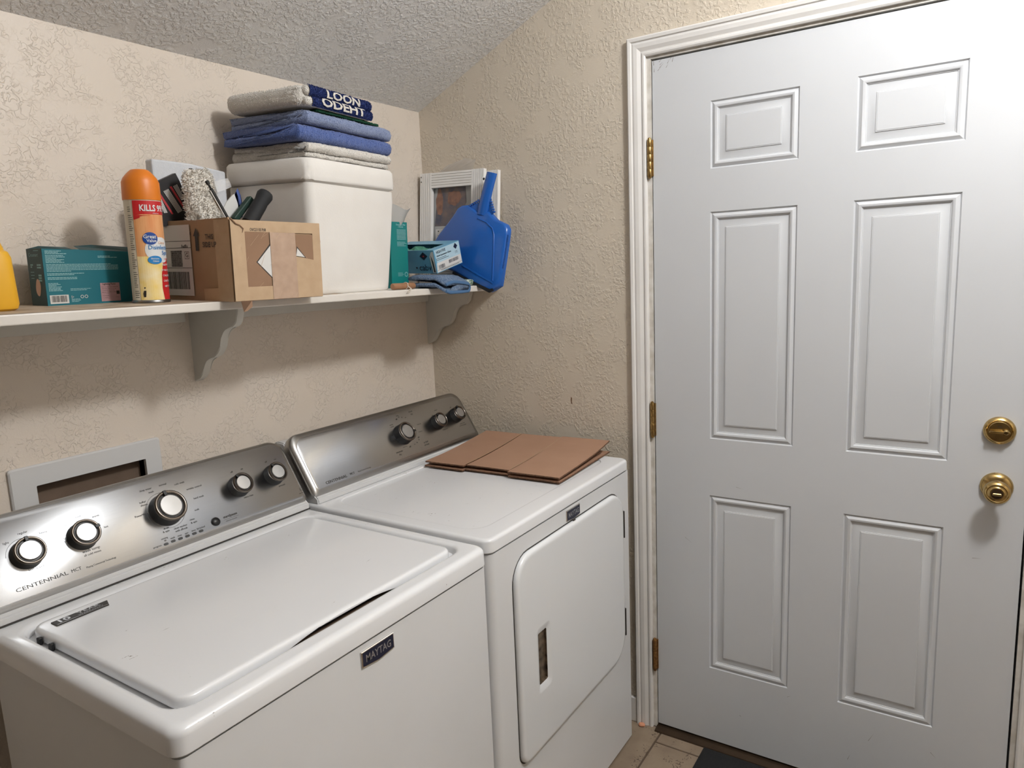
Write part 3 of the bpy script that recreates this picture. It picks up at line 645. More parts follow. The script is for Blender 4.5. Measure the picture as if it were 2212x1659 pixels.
def at(px, y):                      # point on the ray at a given distance from the back wall, in shelf coordinates
    return MS.inverted() @ hit(px, 1, y)
def ground(px, y):                  # same but put on the board
    p = at(px, y); return Vector((p.x, p.y, 0))
def sthing(name, label, cat, loc, rz=0, group=None): return thing(name, label, cat, MS @ T(loc) @ RZ(rz), group)

# ------------------------------------------------------------------ yellow jug
p = ground((33, 670), -.17)
t = sthing('yellow_jug', 'yellow plastic jug at the left end of the shelf', 'jug', (p.x-.056, -.17, 0))
bm = B(); rings = []
for z, hw, hd, r in ((0, .048, .034, .02), (.004, .053, .039, .022), (.012, .055, .041, .022), (.094, .052, .038, .022), (.104, .049, .035, .022), (.107, .045, .031, .022), (.112, .044, .030, .022), (.15, .031, .024, .018), (.175, .020, .02, .0165), (.182, .018, .018, .0165)):
    rings.append([(x, y, z) for x, y in rrect(-hw, hw, -hd, hd, r, 5)])
loft(bm, rings); obj('body', bm, 'yellow', t, local=True, smooth=35)
bm = B(); lathe(bm, [(.0185, .182), (.0185, .21), (.017, .214), (.001, .214)], 24); obj('cap', bm, 'red_print', t, local=True, smooth=40)

# ------------------------------------------------------------------ teal bulb box
FYb = -.115
p0 = at((104, 661), FYb); p1 = at((92, 537), FYb); hb = p1.z; wb = .195; db = .062
t = sthing('bulb_box', 'teal light-bulb box with torn-open top, left of the spray can', 'box', (p0.x, FYb, 0))
bm = B(); th_ = .0008
loft(bm, [[(0, 0, 0), (wb, 0, 0), (wb, db, 0), (0, db, 0)], [(0, 0, hb), (wb, 0, hb-.006), (wb, db, hb), (0, db, hb)]], True, False); body = obj('carton', bm, 'teal', t, local=True)
bm = B(); Ml = frame((-.0003, db, 0), (0, -1, 0), (0, 0, 1)); patch(bm, [(0, 0), (db, 0), (db, hb), (0, hb)], Ml, .0002); es = obj('end_panel', bm, 'teal_dark', body, local=True)
bm = B(); Mt = frame((0, 0, 0), (1, 0, 0), (0, 0, 1))
vs = [bm.verts.new(v) for v in ((0, 0, hb), (.06, 0, hb-.002), (.058, .03, hb+.004), (.02, .055, hb+.006), (0, db, hb))]; bm.faces.new(vs); obj('top_flap', bm, 'teal_dark', body, local=True)
bm = B(); vs = [bm.verts.new(v) for v in ((.072, 0, hb-.002), (wb, 0, hb-.006), (wb, .02, hb+.004), (.11, .03, hb+.009), (.074, .03, hb+.006))]; bm.faces.new(vs); obj('top_flap', bm, 'teal_dark', body, local=True)
for xx in (.03, .09, .15): bm = B(); lathe(bm, [(.012, .01), (.02, .05), (.026, .075), (.024, .09), (.015, hb-.008), (.002, hb-.004)], 16, T((xx, .031, 0))); obj('bulb', bm, 'white_print', t, local=True, smooth=60)
bm = B(); rnd = random.Random(2); Fm = frame((0, 0, 0), (1, 0, 0), (0, 0, 1))
def lines(bm, x, ytop, widths, pitch, th, M):
    for i, wv in enumerate(widths):
        xx = x; yy = ytop-i*pitch
        while xx < x+wv:
            l = min(rnd.uniform(.002, .007), x+wv-xx); rect(bm, xx, xx+l, yy-th, yy, M, .0005); xx += l+.0007
lines(bm, .005, hb-.004, [.03, .024, .04], .0026, .0013, Fm); lines(bm, .005, hb-.013, [.033, .036, .02, .034, .028, .034], .0026, .0012, Fm)
lines(bm, .005, hb-.030, [.125, .14, .14, .14, .14, .045], .0027, .0011, Fm); lines(bm, .005, hb-.048, [.07, .05], .0027, .0012, Fm); lines(bm, .005, hb-.056, [.055, .055], .0027, .0012, Fm)
lines(bm, .005, hb-.067, [.018, .022, .015, .024, .022, .022, .026], .0024, .0011, Fm); lines(bm, .045, hb-.079, [.04, .032], .0026, .001, Fm); lines(bm, .045, .012, [.016, .018, .014], .0024, .001, Fm)
lines(bm, .105, hb-.014, [.025, .04], .0026, .0012, Fm); obj('lettering', bm, 'print_pale', body, local=True)
bm = B(); rect(bm, .005, .040, .004, .021, Fm, .0005); bc = obj('barcode', bm, 'white_print', body, local=True)
bm = B(); xx = .008
while xx < .037: wv = rnd.choice((.0005, .0009, .0014)); rect(bm, xx, xx+wv, .007, .0195, Fm, .0008); xx += wv+rnd.choice((.0006, .001))
obj('barcode_bars', bm, 'ink', bc, local=True)
bm = B(); rect(bm, .104, .144, .004, .042, Fm, .0005); fp = obj('facts_panel', bm, 'print_mauve', body, local=True)
bm = B(); text(bm, 'Lighting Facts', .0036, Fm, .122, .0395, bold=.02, lift=.0008); lines(bm, .106, .034, [.034, .03, .026, .033, .02, .03, .034, .024], .0036, .0009, Fm); rect(bm, .136, .1425, .018, .025, Fm, .0008); obj('lettering', bm, 'ink', fp, local=True)
bm = B()
for xx, k in ((.047, 3), (.066, 24), (.074, 24)):
    ringpatch(bm, xx, .016, .0028, .0009, n=k, M=Fm, lift=.0005)
obj('recycle_mark', bm, 'white_print', body, local=True)
bm = B(); text(bm, 'Crosmart', .007, Ml, .028, hb-.012, lift=.0006, sx=1.0); lines(bm, .03, hb-.003, [.02], .003, .0014, Ml); lines(bm, .012, hb-.03, [.01, .006], .004, .0025, Ml); lines(bm, .038, hb-.03, [.016, .016], .005, .003, Ml); lines(bm, .04, hb-.05, [.012, .012, .012], .005, .0035, Ml); lines(bm, .01, hb-.045, [.014, .014, .012], .006, .001, Ml); obj('lettering', bm, 'print_pale', es, local=True)
bm = B(); patch(bm, [(.034+.010*math.cos(a)*(1+.15*math.sin(2*a)), .036+.017*math.sin(a)) for a in [2*PI*i/20 for i in range(20)]], Ml, .0006); obj('bulb_picture', bm, 'peach', es, local=True)

# ------------------------------------------------------------------ disinfectant spray can
YC = -.19; CR = .0355
pc = ground((324, 655), YC); hcap = at((290, 367), YC).z
t = sthing('spray_can', 'disinfectant spray can with orange cap and yellow-red label', 'spray can', (pc.x+.004, YC, 0))
face_a = math.atan2(CAM.y-YC, CAM.x-pc.x)+.30      # middle of the label
hbod = at((270, 432), YC).z
def cyl(R, a0=face_a):
    def f(v):
        a = a0+v.x/R; return Vector((R*math.cos(a), R*math.sin(a), v.y))
    return f
bm = B(); lathe(bm, [(CR-.003, 0), (CR, .003), (CR, .006), (CR-.0008, .007), (CR-.0008, hbod)], 48); body = obj('can_body', bm, 'can_cream', t, local=True, smooth=40)
bm = B(); lathe(bm, [(CR-.001, .0), (CR+.0012, .0015), (CR+.0012, .005), (CR, .0065)], 48, None, False, False); obj('bottom_rim', bm, 'can_metal', t, local=True, smooth=40)
def cpatch(bm, pts, R, nsub=10):
    # polygon strip given as left/right x-limits per height: pts = [(z, x0, x1)]
    g = [[bm.verts.new(cyl(R)(Vector((x0+(x1-x0)*i/nsub, z, 0)))) for i in range(nsub+1)] for z, x0, x1 in pts]
    for a, b_ in zip(g[:-1], g[1:]):
        for i in range(nsub): bm.faces.new((a[i], a[i+1], b_[i+1], b_[i]))
def oval(x, z, rx, rz, n=14):
    return [(z+rz*math.sin(-PI/2+PI*i/n), x-rx*math.cos(-PI/2+PI*i/n)-1e-4, x+rx*math.cos(-PI/2+PI*i/n)+1e-4) for i in range(n+1)]
cx = .010
R1, R2, R3, R4 = CR-.0003, CR+.0002, CR+.0006, CR+.001
bm = B(); cpatch(bm, [(.007, -.030, .075), (.05, -.030, .075), (.095, -.030, .075)], R1, 24); obj('label_yellow', bm, 'can_yellow', body, local=True)
bm = B(); cpatch(bm, [(.095, -.030, .075), (.11, -.030, .075), (hbod-.022, -.030, .075)], R1, 24); obj('label_orange', bm, 'can_orange', body, local=True)
bm = B(); cpatch(bm, [(hbod-.040, -.030, -.029), (hbod-.036, -.030, -.018), (hbod-.031, -.030, .002), (hbod-.0285, -.030, .075), (hbod-.002, -.030, .075)], R2, 24); obj('label_red', bm, 'can_red', body, local=True)
bm = B(); cpatch(bm, [(.007, .018, .075), (.03, .0145, .075), (.06, .016, .075), (.09, .024, .075), (.105, .036, .075)], R2, 16); obj('label_red', bm, 'can_red', body, local=True)
bm = B(); cpatch(bm, oval(cx+.008, .108, .032, .026), R2, 20); obj('label_white', bm, 'can_white', body, local=True)
bm = B(); cpatch(bm, oval(-.002, .131, .0145, .0125), R3); o = obj('brand_oval', bm, 'can_blue', body, local=True)
bm = B(); ringv = oval(-.002, .131, .0155, .0135)
text(bm, 'Great', .0075, None, -.003, .1345, bold=.015, wrap=cyl(R4), sub=1); text(bm, 'Value', .0062, None, .000, .1265, bold=.015, wrap=cyl(R4), sub=1); obj('lettering', bm, 'can_white', o, local=True)
bm = B(); cpatch(bm, oval(.004, .088, .0145, .0085), R3); o = obj('odor_oval', bm, 'can_sky', body, local=True)
bm = B(); text(bm, 'Eliminates', .0030, None, .004, .0905, bold=.01, wrap=cyl(R4)); text(bm, 'Odors', .0034, None, .005, .0855, bold=.01, wrap=cyl(R4)); obj('lettering', bm, 'can_white', o, local=True)
bm = B(); text(bm, 'KILLS 99.9%', .0125, None, .016, hbod-.017, bold=.025, wrap=cyl(R4), sub=1, sx=.78); text(bm, 'of bacteria', .0024, None, .014, hbod-.0265, wrap=cyl(R4)); obj('lettering', bm, 'can_white', body, local=True)
bm = B(); text(bm, 'Disinfectant', .0088, None, .020, .113, bold=.006, wrap=cyl(R4), sub=1, sx=.95); text(bm, 'Spray', .0088, None, .034, .102, bold=.006, wrap=cyl(R4), sub=1); obj('lettering', bm, 'can_sky', body, local=True)
bm = B(); text(bm, 'Citrus', .005, None, .022, .1225, wrap=cyl(R4)); obj('lettering', bm, 'can_orange', body, local=True)
bm = B()
for i, s in enumerate(('KEEP OUT', 'OF REACH OF', 'CHILDREN', 'CAUTION', 'NET WT')): text(bm, s, .004, None, .031, .078-i*.011, bold=.01, wrap=cyl(R4))
obj('lettering', bm, 'can_white', body, local=True)
bm = B(); zz = .04
for i in range(44):
    zz = .012+i*.0042
    if zz > hbod-.01: break
    if i % 9 == 4: continue
    l = rnd.uniform(.006, .011); cpatch(bm, [(zz, -.043, -.043+l), (zz+.0011, -.043, -.043+l)], R2, 4)
obj('small_print', bm, 'ink', body, local=True)
bm = B(); cpatch(bm, [(.013, -.024, -.020), (.02, -.025, -.019), (.026, -.023, -.0185)], R2, 3); cpatch(bm, [(.03, -.022, -.02), (.033, -.022, -.019)], R2, 3); obj('print_smudge', bm, 'ink', body, local=True)
bm = B(); seg = 48; rings = []
hc = hcap-hbod
for z, r, q_ in ((0, CR+.0003, 0), (.004, CR+.0006, 0), (hc*.58, CR-.0002, 0), (hc*.72, CR-.003, .1), (hc*.85, CR-.0085, .25), (hc*.94, CR-.0135, .35), (hc*.985, CR-.017, .4), (hc, CR-.020, .45)):
    rings.append([(r*math.cos(2*PI*i/seg)*(1-q_*.35), r*math.sin(2*PI*i/seg), hbod+z) for i in range(seg)])
loft(bm, rings, M=RZ(face_a+PI/2+.25)); obj('cap', bm, 'orange_cap', t, local=True, smooth=45)

# ------------------------------------------------------------------ brown shipping box (open, full of odds and ends)
nb = at((507, 658), -.345); rb = at((697, 645), -.345)
bx0, bx1 = nb.x+.002, rb.x; byf, byb = -.345, -.078; bh = at((497, 470), -.345).z
t = sthing('shipping_box', 'open brown shipping box with taped front overhanging the shelf edge', 'cardboard box', (bx0, byf, .0))
bw, bdp = bx1-bx0, byb-byf; tk = .004
def wall_card(name, x0, x1, y0, y1, z1f, dent=None):
    bm = B(); box(bm, x0, x1, y0, y1, .0, z1f); subdiv(bm, 6)
    for v in bm.verts:
        if v.co.z > z1f*.6: v.co.z += .004*noise.noise(Vector((v.co.x*30, v.co.y*30, 3)))*(v.co.z/z1f)
        v.co.x += .0012*noise.noise(v.co*14); v.co.y += .0012*noise.noise(v.co*14+Vector((5, 0, 0)))
    return obj(name, bm, 'card', t, local=True)
bm = B(); box(bm, .002, bw-.002, .002, bdp-.002, .0008, .004); obj('bottom', bm, 'card_dark', t, local=True)
wf = wall_card('front_wall', 0, bw, 0, tk, bh-.004); wl = wall_card('side_wall', 0, tk, tk, bdp-tk, bh); wr = wall_card('side_wall', bw-tk, bw, tk, bdp-tk, bh-.006); wb_ = wall_card('back_wall', 0, bw, bdp-tk, bdp, bh)
MFb = frame((0, -.0018, 0), (1, 0, 0), (0, 0, 1)); MLb = frame((-.0018, bdp, 0), (0, -1, 0), (0, 0, 1))
fx = lambda X: (X-830)/(1775-830)*bw; fz = lambda Y: (1505-Y)/(1505-665)*bh      # from the crop of the front
bm = B(); rect(bm, fx(962), fx(1205), fz(1360), fz(800), MFb, .0002); obj('bare_card', bm, 'card_dark', wf, local=True); bm = B(); rect(bm, fx(1485), fx(1685), fz(1090), fz(815), MFb, .0002); obj('bare_card', bm, 'card_dark', wf, local=True)
bm = B(); patch(bm, [(fx(1060), fz(1108)), (fx(1212), fz(1280)), (fx(1212), fz(915))], MFb, .0003); obj('diamond_outline', bm, 'ink', wf, local=True); bm = B(); patch(bm, [(fx(1485), fz(1050)), (fx(1600), fz(1068)), (fx(1500), fz(940))], MFb, .0003); obj('diamond_outline', bm, 'ink', wf, local=True)
bm = B(); patch(bm, [(fx(1072), fz(1108)), (fx(1212), fz(1265)), (fx(1212), fz(938))], MFb, .0005); obj('diamond_label', bm, 'white_print', wf, local=True); bm = B(); patch(bm, [(fx(1488), fz(1044)), (fx(1586), fz(1060)), (fx(1504), fz(962))], MFb, .0005); obj('diamond_label', bm, 'white_print', wf, local=True)
bm = B(); rect(bm, 0, bw, fz(800), fz(665)-.004, MFb, .0006); rect(bm, 0, bw, .001, fz(1360), MFb, .0006); rect(bm, 0, fx(962), fz(1360), fz(800), MFb, .0006); rect(bm, fx(1685), bw, fz(1360), fz(800), MFb, .0006); patch(bm, [(fx(1485), fz(1360)), (fx(1685), fz(1360)), (fx(1685), fz(1090)), (fx(1485), fz(1050))], MFb, .0006); obj('paper_tape', bm, 'tape_paper', wf, local=True)
bm = B(); g = [[bm.verts.new(MFb @ Vector((fx(1212)+(fx(1485)-fx(1212))*i/10, .001+(fz(800)-.001)*j/14, .0008+.0005*noise.noise(Vector((i*.9, j*.7, 1)))+.0005))) for j in range(15)] for i in range(11)]
for i in range(10):
    for j in range(14): bm.faces.new((g[i][j], g[i+1][j], g[i+1][j+1], g[i][j+1]))
obj('clear_tape', bm, 'tape_clear', wf, local=True, smooth=60)
bm = B(); text(bm, 'CN/C231105 PI:08', .0062, MFb, fx(1095), fz(798)+.004, bold=.015, lift=.0009, sx=.62); obj('lettering', bm, 'ink', wf, local=True)
bm = B()
for i in range(26):
    x = rnd.uniform(0, bw); z = rnd.uniform(0, bh*.95); a = rnd.choice((.9, -.9))+rnd.gauss(0, .2); l = rnd.uniform(.01, .04); c, s = math.cos(a), math.sin(a)
    x2, z2 = min(max(x+l*c, 0), bw), min(max(z+l*s, 0), bh-.006); patch(bm, [(x, z), (x+.0006, z), (x2+.0006, z2), (x2, z2)], MFb, .0014)
obj('tape_fibre', bm, 'tape_paper', wf, local=True)
bm = B(); sL = bdp
rect(bm, sL-.05, sL, 0, bh-.003, MLb, .0003); patch(bm, [(sL-.10, 0), (sL-.05, 0), (sL-.05, .028), (sL-.10, .026)], MLb, .0003); obj('paper_tape', bm, 'tape_paper', wl, local=True)
bm = B(); text(bm, 'THIS', .011, MLb, sL-.068, bh-.038, bold=.02, lift=.0006, sx=.9); text(bm, 'SIDE UP', .011, MLb, sL-.069, bh-.054, bold=.02, lift=.0006, sx=.9)
ax_ = sL-.113; patch(bm, [(ax_-.005, bh-.066), (ax_+.005, bh-.066), (ax_+.005, bh-.034), (ax_-.005, bh-.034)], MLb, .0005); patch(bm, [(ax_-.011, bh-.035), (ax_+.011, bh-.035), (ax_, bh-.018)], MLb, .0005)
for i, s in enumerate(('HANDLE', 'WITH', 'CARE')): text(bm, s, .006, MLb, sL-.145, bh-.03-i*.0125, bold=.02, lift=.0004, sx=.8)
obj('lettering', bm, 'ink', wl, local=True)
lx0, lx1 = sL-.24, sL-.135
bm = B(); rect(bm, lx0, lx1, .010, bh-.01, MLb, .0008); sl = obj('shipping_label', bm, 'white_print', wl, local=True)
bm = B(); rect(bm, lx0, lx1, .070, .071, MLb, .0011); rect(bm, lx0, lx1, .113, .114, MLb, .0011); rect(bm, lx0, lx1, bh-.045, bh-.044, MLb, .0011); text(bm, 'FedEx', .007, MLb, lx1-.022, bh-.056, bold=.02, lift=.0011); text(bm, 'G', .010, MLb, lx1-.016, bh-.075, bold=.01, lift=.0011)
for a in ((lx1-.024, lx1-.008, bh-.083, bh-.082), (lx1-.024, lx1-.008, bh-.068, bh-.067), (lx1-.024, lx1-.023, bh-.083, bh-.067), (lx1-.009, lx1-.008, bh-.083, bh-.067)): rect(bm, *a, MLb, .0011)
xx = lx0+.01
while xx < lx1-.012: wv = rnd.choice((.0008, .0016, .0024)); rect(bm, xx, xx+wv, .024, .062, MLb, .0011); xx += wv+rnd.choice((.001, .0018))
for j in range(9):                       # stacked rows of the dense shipping barcode
    xx = lx1-.075
    while xx < lx1-.035: wv = rnd.choice((.0006, .0010, .0016)); rect(bm, xx, xx+wv, .073+j*.0039, .073+j*.0039+.0036, MLb, .0011); xx += wv+rnd.choice((.0005, .0008))
lines(bm, lx0+.03, bh-.02, [.03, .028, .04, .03], .005, .0014, MLb); lines(bm, lx1-.03, .100, [.012, .005, .004, .006], .007, .002, MLb); obj('lettering', bm, 'ink', sl, local=True)
bm = B(); vs = [bm.verts.new(v) for v in ((.012, -.003, .001), (.040, -.003, .001), (.036, -.008, -.012), (.024, -.007, -.020), (.016, -.005, -.022))]; bm.faces.new(vs); bmesh.ops.solidify(bm, geom=bm.faces[:], thickness=.0015); obj('torn_flap', bm, 'card_dark', t, local=True)
bm = B(); tube(bm, [(0, -.004, bh-.001), (.012, -.0042, bh-.012), (.022, -.0042, bh-.015), (.030, -.0042, bh-.022), (.027, -.0042, bh-.03)], [.0012, .0015, .001, .001, .0004], 5); obj('torn_edge', bm, 'card_dark', wf, local=True)
# things standing in or behind that box
tw = MS @ T((bx0, byf, 0))
fo0 = at((312, 345), -.045); fo1 = at((472, 372), -.045)
bm = B(); box(bm, fo0.x, fo1.x, -.062, -.034, .0005, fo0.z, .004, 2); subdiv(bm, 3)
for v in bm.verts:
    if v.co.z > .2: v.co.z -= .02*max(0, (v.co.x-fo0.x)/(fo1.x-fo0.x)-.45)
bm.transform(T((-fo0.x, .05, 0)))
t = sthing('foam_sheet', 'white foam sheet standing against the wall behind the brown box', 'foam', (fo0.x, -.05, 0)); obj('sheet', bm, 'foam', t, local=True)
def quad_card(name, label, cat, pxs, y, th, m, extra=None, bulge=0):
    P = [at(p, y if not isinstance(y, (list, tuple)) else y[i]) for i, p in enumerate(pxs)]
    c0 = P[0]; t_ = sthing(name, label, cat, c0); bm = B()
    vs = [bm.verts.new(q_-c0) for q_ in P]; f = bm.faces.new(vs); bm.normal_update(); nrm = f.normal.copy()
    back = [bm.verts.new(q_-c0+Vector((0, th, 0))) for q_ in P]
    bm.faces.new(list(reversed(back)))
    for i in range(len(P)): j = (i+1) % len(P); bm.faces.new((vs[i], vs[j], back[j], back[i]))
    if bulge: subdiv(bm, 3); wob(bm, bulge, 60)
    o = obj(name+'_body' if False else 'body', bm, m, t_, local=True)
    return t_, o, [q_-c0 for q_ in P]
bl = [(334, 395), (379, 374), (388, 391), (412, 452), (409, 480), (352, 490)]
t, o, P = quad_card('black_package', 'black printed package with red bars leaning in the brown box', 'package', bl, -.135, .012, 'black_card')
o0 = at(bl[0], -.135)
def pxpatch(bm, pxs, y, org): bm.faces.new([bm.verts.new(at(q_, y)-org) for q_ in pxs])
for (xa, ya, xb, yb) in ((340, 416, 371, 463), (366.5, 404, 400, 456)):
    bm = B(); pxpatch(bm, [(xa, ya), (xa+4, ya-2), (xb+4, yb-1), (xb, yb)], -.1354, o0); obj('red_bar', bm, 'red_print', o, local=True)
bm = B()
for k in range(5): pxpatch(bm, [(353+2.3*k, 413-1.1*k), (354.2+2.3*k, 412.5-1.1*k), (386+2.0*k, 460-1.2*k), (384.8+2.0*k, 460.5-1.2*k)], -.1354, o0)
for k in range(4): pxpatch(bm, [(374+2.3*k, 402-1.1*k), (375.2+2.3*k, 401.5-1.1*k), (393+1.8*k, 432-1.2*k), (391.8+1.8*k, 432.5-1.2*k)], -.1354, o0)
for k in range(4): pxpatch(bm, [(340+2.3*k, 426+1.1*k), (341.2+2.3*k, 425.5+1.1*k), (356+2.0*k, 460-.2*k), (354.8+2.0*k, 460.5-.2*k)], -.1354, o0)
obj('lettering', bm, 'white_print', o, local=True)
# fluffy roller sleeve
t = sthing('fleece_mitt', 'fluffy white fleece mitt sticking out of the brown box', 'mitt', at((445, 460), -.185)-Vector((0, 0, .06)))
a = at((424, 366), -.185); c0 = at((445, 460), -.185)-Vector((0, 0, .06)); ax = (a-c0); ln = ax.length
bm = B(); Mq = frame(c0-c0, Vector((ax.z, 0, -ax.x)), ax)
rings = []
for k in range(15):
    u = k/14; wd = .043*(1-.16*u)*(1 if k < 13 else .86 if k == 13 else .6); rings.append([(wd*math.cos(2*PI*i/28), u*ln, .016*math.sin(2*PI*i/28)*(1 if k < 13 else .6)) for i in range(28)])
loft(bm, rings, M=Mq); subdiv(bm, 1)
for v in bm.verts: v.co += noise.noise_vector(v.co*110)*.0035+noise.noise_vector(v.co*40)*.003
fleece_o = obj('fleece', bm, 'fleece', t, local=True, smooth=180)
bm = B(); p0 = at((410, 366), -.10)-c0; tube(bm, [p0+Vector((-.004, 0, -.004)), p0, p0+Vector((.004, 0, .001)), p0+Vector((.008, -.002, -.002)), p0+Vector((.007, 0, -.006))], [.0015, .003, .0022, .004, .002], 8); tp = obj('hang_loop', bm, 'black_plastic', t, local=True)
# slim black tool
p0 = at((448, 394), -.262); p1 = at((500, 486), -.262)
t = sthing('file_tool', 'slim black-and-silver stick leaning over the corner of the brown box', 'tool', p1)
Mq = frame((0, 0, 0), p0-p1, Vector((0, -1, 0))); ln = (p0-p1).length
bm = B(); box(bm, 0, ln*.86, -.003, .003, -.0032, .0032, .001, 1, Mq); box(bm, ln*.86, ln, -.002, .002, -.002, .002, .001, 1, Mq); box(bm, ln*.95, ln+.004, -.003, .003, -.0035, .0035, .001, 1, Mq); b_ = obj('shaft', bm, 'black_plastic', t, local=True)
bm = B(); box(bm, .01, ln*.84, -.0034, .002, -.0062, -.0033, .0005, 1, Mq); obj('silver_edge', bm, 'chrome', t, local=True)
t, o, P = quad_card('clear_clamshell', 'clear plastic wrapper above the brown box beside the cooler', 'wrapper', [(463, 391), (493, 385), (500, 404), (470, 416)], -.20, .006, 'clear', bulge=.0015)
t, o, P = quad_card('paper_leaflet', 'folded white leaflet in the brown box before the cooler', 'paper', [(480, 455), (490, 436), (503, 421), (510, 418), (517, 440), (524, 478), (486, 482)], -.2, .003, 'paper')
bm = B(); vs = [bm.verts.new(at(q_, -.2005)-at((480, 455), -.2)) for q_ in ((507, 420), (513, 406), (520, 422), (525, 448), (524, 470), (518, 470), (514, 440))]; bm.faces.new(vs); bmesh.ops.solidify(bm, geom=bm.faces[:], thickness=.002); obj('blue_page', bm, 'blue_edge', t, local=True)
p0 = at((542, 428), -.225); p1 = at((505, 476), -.225)
t = sthing('hand_brush', 'dark green brush handle beside the black grip in the brown box', 'brush', p1); Mq = frame((0, 0, 0), p0-p1, Vector((0, -1, 0))); ln = (p0-p1).length
bm = B(); box(bm, 0, ln, -.008, .008, -.007, .007, .003, 2, Mq); obj('body', bm, 'grip_green', t, local=True)
p0 = at((573, 421), -.26); p1 = at((538, 482), -.26)
t = sthing('black_grip', 'round black rubber grip sticking out of the brown box', 'handle', p1); Mq = frame((0, 0, 0), Vector((0, -1, 0)).cross(p0-p1), Vector((0, -1, 0))); Mq = frame((0, 0, 0), Vector((0, 1, 0)), Vector((0, 1, 0)).cross(p1-p0)) ; 
d = (p0-p1).normalized(); xq = d.cross(Vector((0, 1, 0))).normalized(); Mq = frame((0, 0, 0), xq, d.cross(xq)); ln = (p0-p1).length
bm = B(); lathe(bm, [(.0165, 0), (.0165, ln*.6), (.0158, ln*.75), (.0175, ln*.88), (.0185, ln*.97), (.016, ln+.004), (.010, ln+.0065), (.0005, ln+.007)], 28, Mq); obj('body', bm, 'grip_black', t, local=True, smooth=50)

def fuzz(o, n, ln, wd, m, seed, zr=(-9, 9)):
    # short loops of pile standing on a cloth surface
    r_ = random.Random(seed); me = o.data; ps = [p for p in me.polygons]; cum = []; a = 0
    for p in ps: a += p.area; cum.append(a)
    import bisect
    bm = B()
    for k in range(n):
        p = ps[min(bisect.bisect(cum, r_.random()*a), len(ps)-1)]; vv = [me.vertices[i].co for i in p.vertices]
        u, v = r_.random(), r_.random()
        q = vv[0].lerp(vv[1], u).lerp(vv[-1].lerp(vv[-2], u), v) if len(vv) > 3 else vv[0].lerp(vv[1], u).lerp(vv[2], v)
        d = (p.normal+Vector((r_.gauss(0, .5), r_.gauss(0, .5), r_.gauss(0, .5)))).normalized()
        if d.dot(p.normal) < .15: continue
        w_ = d.orthogonal(); w_.rotate(Matrix.Rotation(r_.random()*6.28, 3, d)); w_ = w_.normalized()*wd
        l = ln*r_.uniform(.5, 1.2); e = q+d*l
        if not zr[0]+wd < e.z < zr[1]-wd or not zr[0]+wd < q.z < zr[1]-wd: continue
        a0, a1, b0, b1 = [bm.verts.new(t_) for t_ in (q-w_, q+w_, e+w_*.6, e-w_*.6)]
        bm.faces.new((a0, a1, b0, b1))
    f = obj('pile', bm, m, o, local=True); f['kind'] = 'stuff'
    return f
# ------------------------------------------------------------------ styrofoam cooler
CRZ = math.radians(5.2)
cn = Vector((-.797, -.297, 0)); cw, cdp = .350, .285
t = sthing('foam_cooler', 'white styrofoam cooler with lid carrying the folded towels', 'cooler', (cn.x, cn.y, 0), CRZ)
hl0 = at((660, 388), -.296).z; hl1 = at((655, 337), -.296).z
bm = B(); rings = []
for z, i in ((0, .032), (.003, .028), (.02, .026), (hl0-.03, .006), (hl0-.005, .007)): rings.append([(x, y, z) for x, y in rrect(i, cw-i*.75, i*.6, cdp-i*.6, .022, 5)])
loft(bm, rings); subdiv(bm, 1); wob(bm, .0012, 24, 2); obj('tub', bm, 'styrofoam', t, local=True, smooth=60)
bm = B(); rings = []
for z, i in ((hl0-.004, .010), (hl0-.0015, .006), (hl0+.001, .001), (hl0+.012, 0), (hl1-.008, .002), (hl1-.002, .006), (hl1, .013)): rings.append([(x, y, z) for x, y in rrect(i, cw-i, i, cdp-i, .024, 5)])
loft(bm, rings); subdiv(bm, 1); wob(bm, .0014, 26, 5)
for v in bm.verts:
    dd_ = (v.co-Vector((.01, .0, hl0+.004))).length
    if dd_ < .03: v.co += noise.noise_vector(v.co*90)*.004
obj('lid', bm, 'styrofoam', t, local=True, smooth=60)
MCo = MS @ T((cn.x, cn.y, 0)) @ RZ(CRZ)
fuzz(fleece_o, 5000, .0055, .0008, 'fleece', 3)
# ------------------------------------------------------------------ towels: folded ribbons of terry
def ribbon(path, t_, nb=5):
    L_, R_ = [], []
    P = [Vector(p) for p in path]; n = len(P)
    for i, p in enumerate(P):
        d = (P[min(i+1, n-1)]-P[max(i-1, 0)]).normalized(); nn_ = Vector((-d.y, d.x)); L_.append(p+nn_*t_/2); R_.append(p-nn_*t_/2)
    return L_+list(reversed(R_))
def fold(y0, y1, z0, layer, n, jitter=0):
    # n layers folded to and fro, bends alternate back/front; ends with a bend at the front (y0)
    path = []; r = layer/2
    for k in range(n):
        z = z0+layer*(k+.5); front_first = (k+n) % 2 == 0
        ya, yb = (y0+r, y1-r) if not front_first else (y1-r, y0+r)
        m = 26; path += [(ya+(yb-ya)*i/m, z+jitter*math.sin(i*1.3+k)) for i in range(m+1)]
        if k < n-1:
            c = yb; s_ = 1 if yb > ya else -1
            path += [(c+s_*r*math.sin(PI*i/6)*.98, z+layer/2-layer/2*math.cos(PI*i/6)) for i in range(1, 6)]
    return path
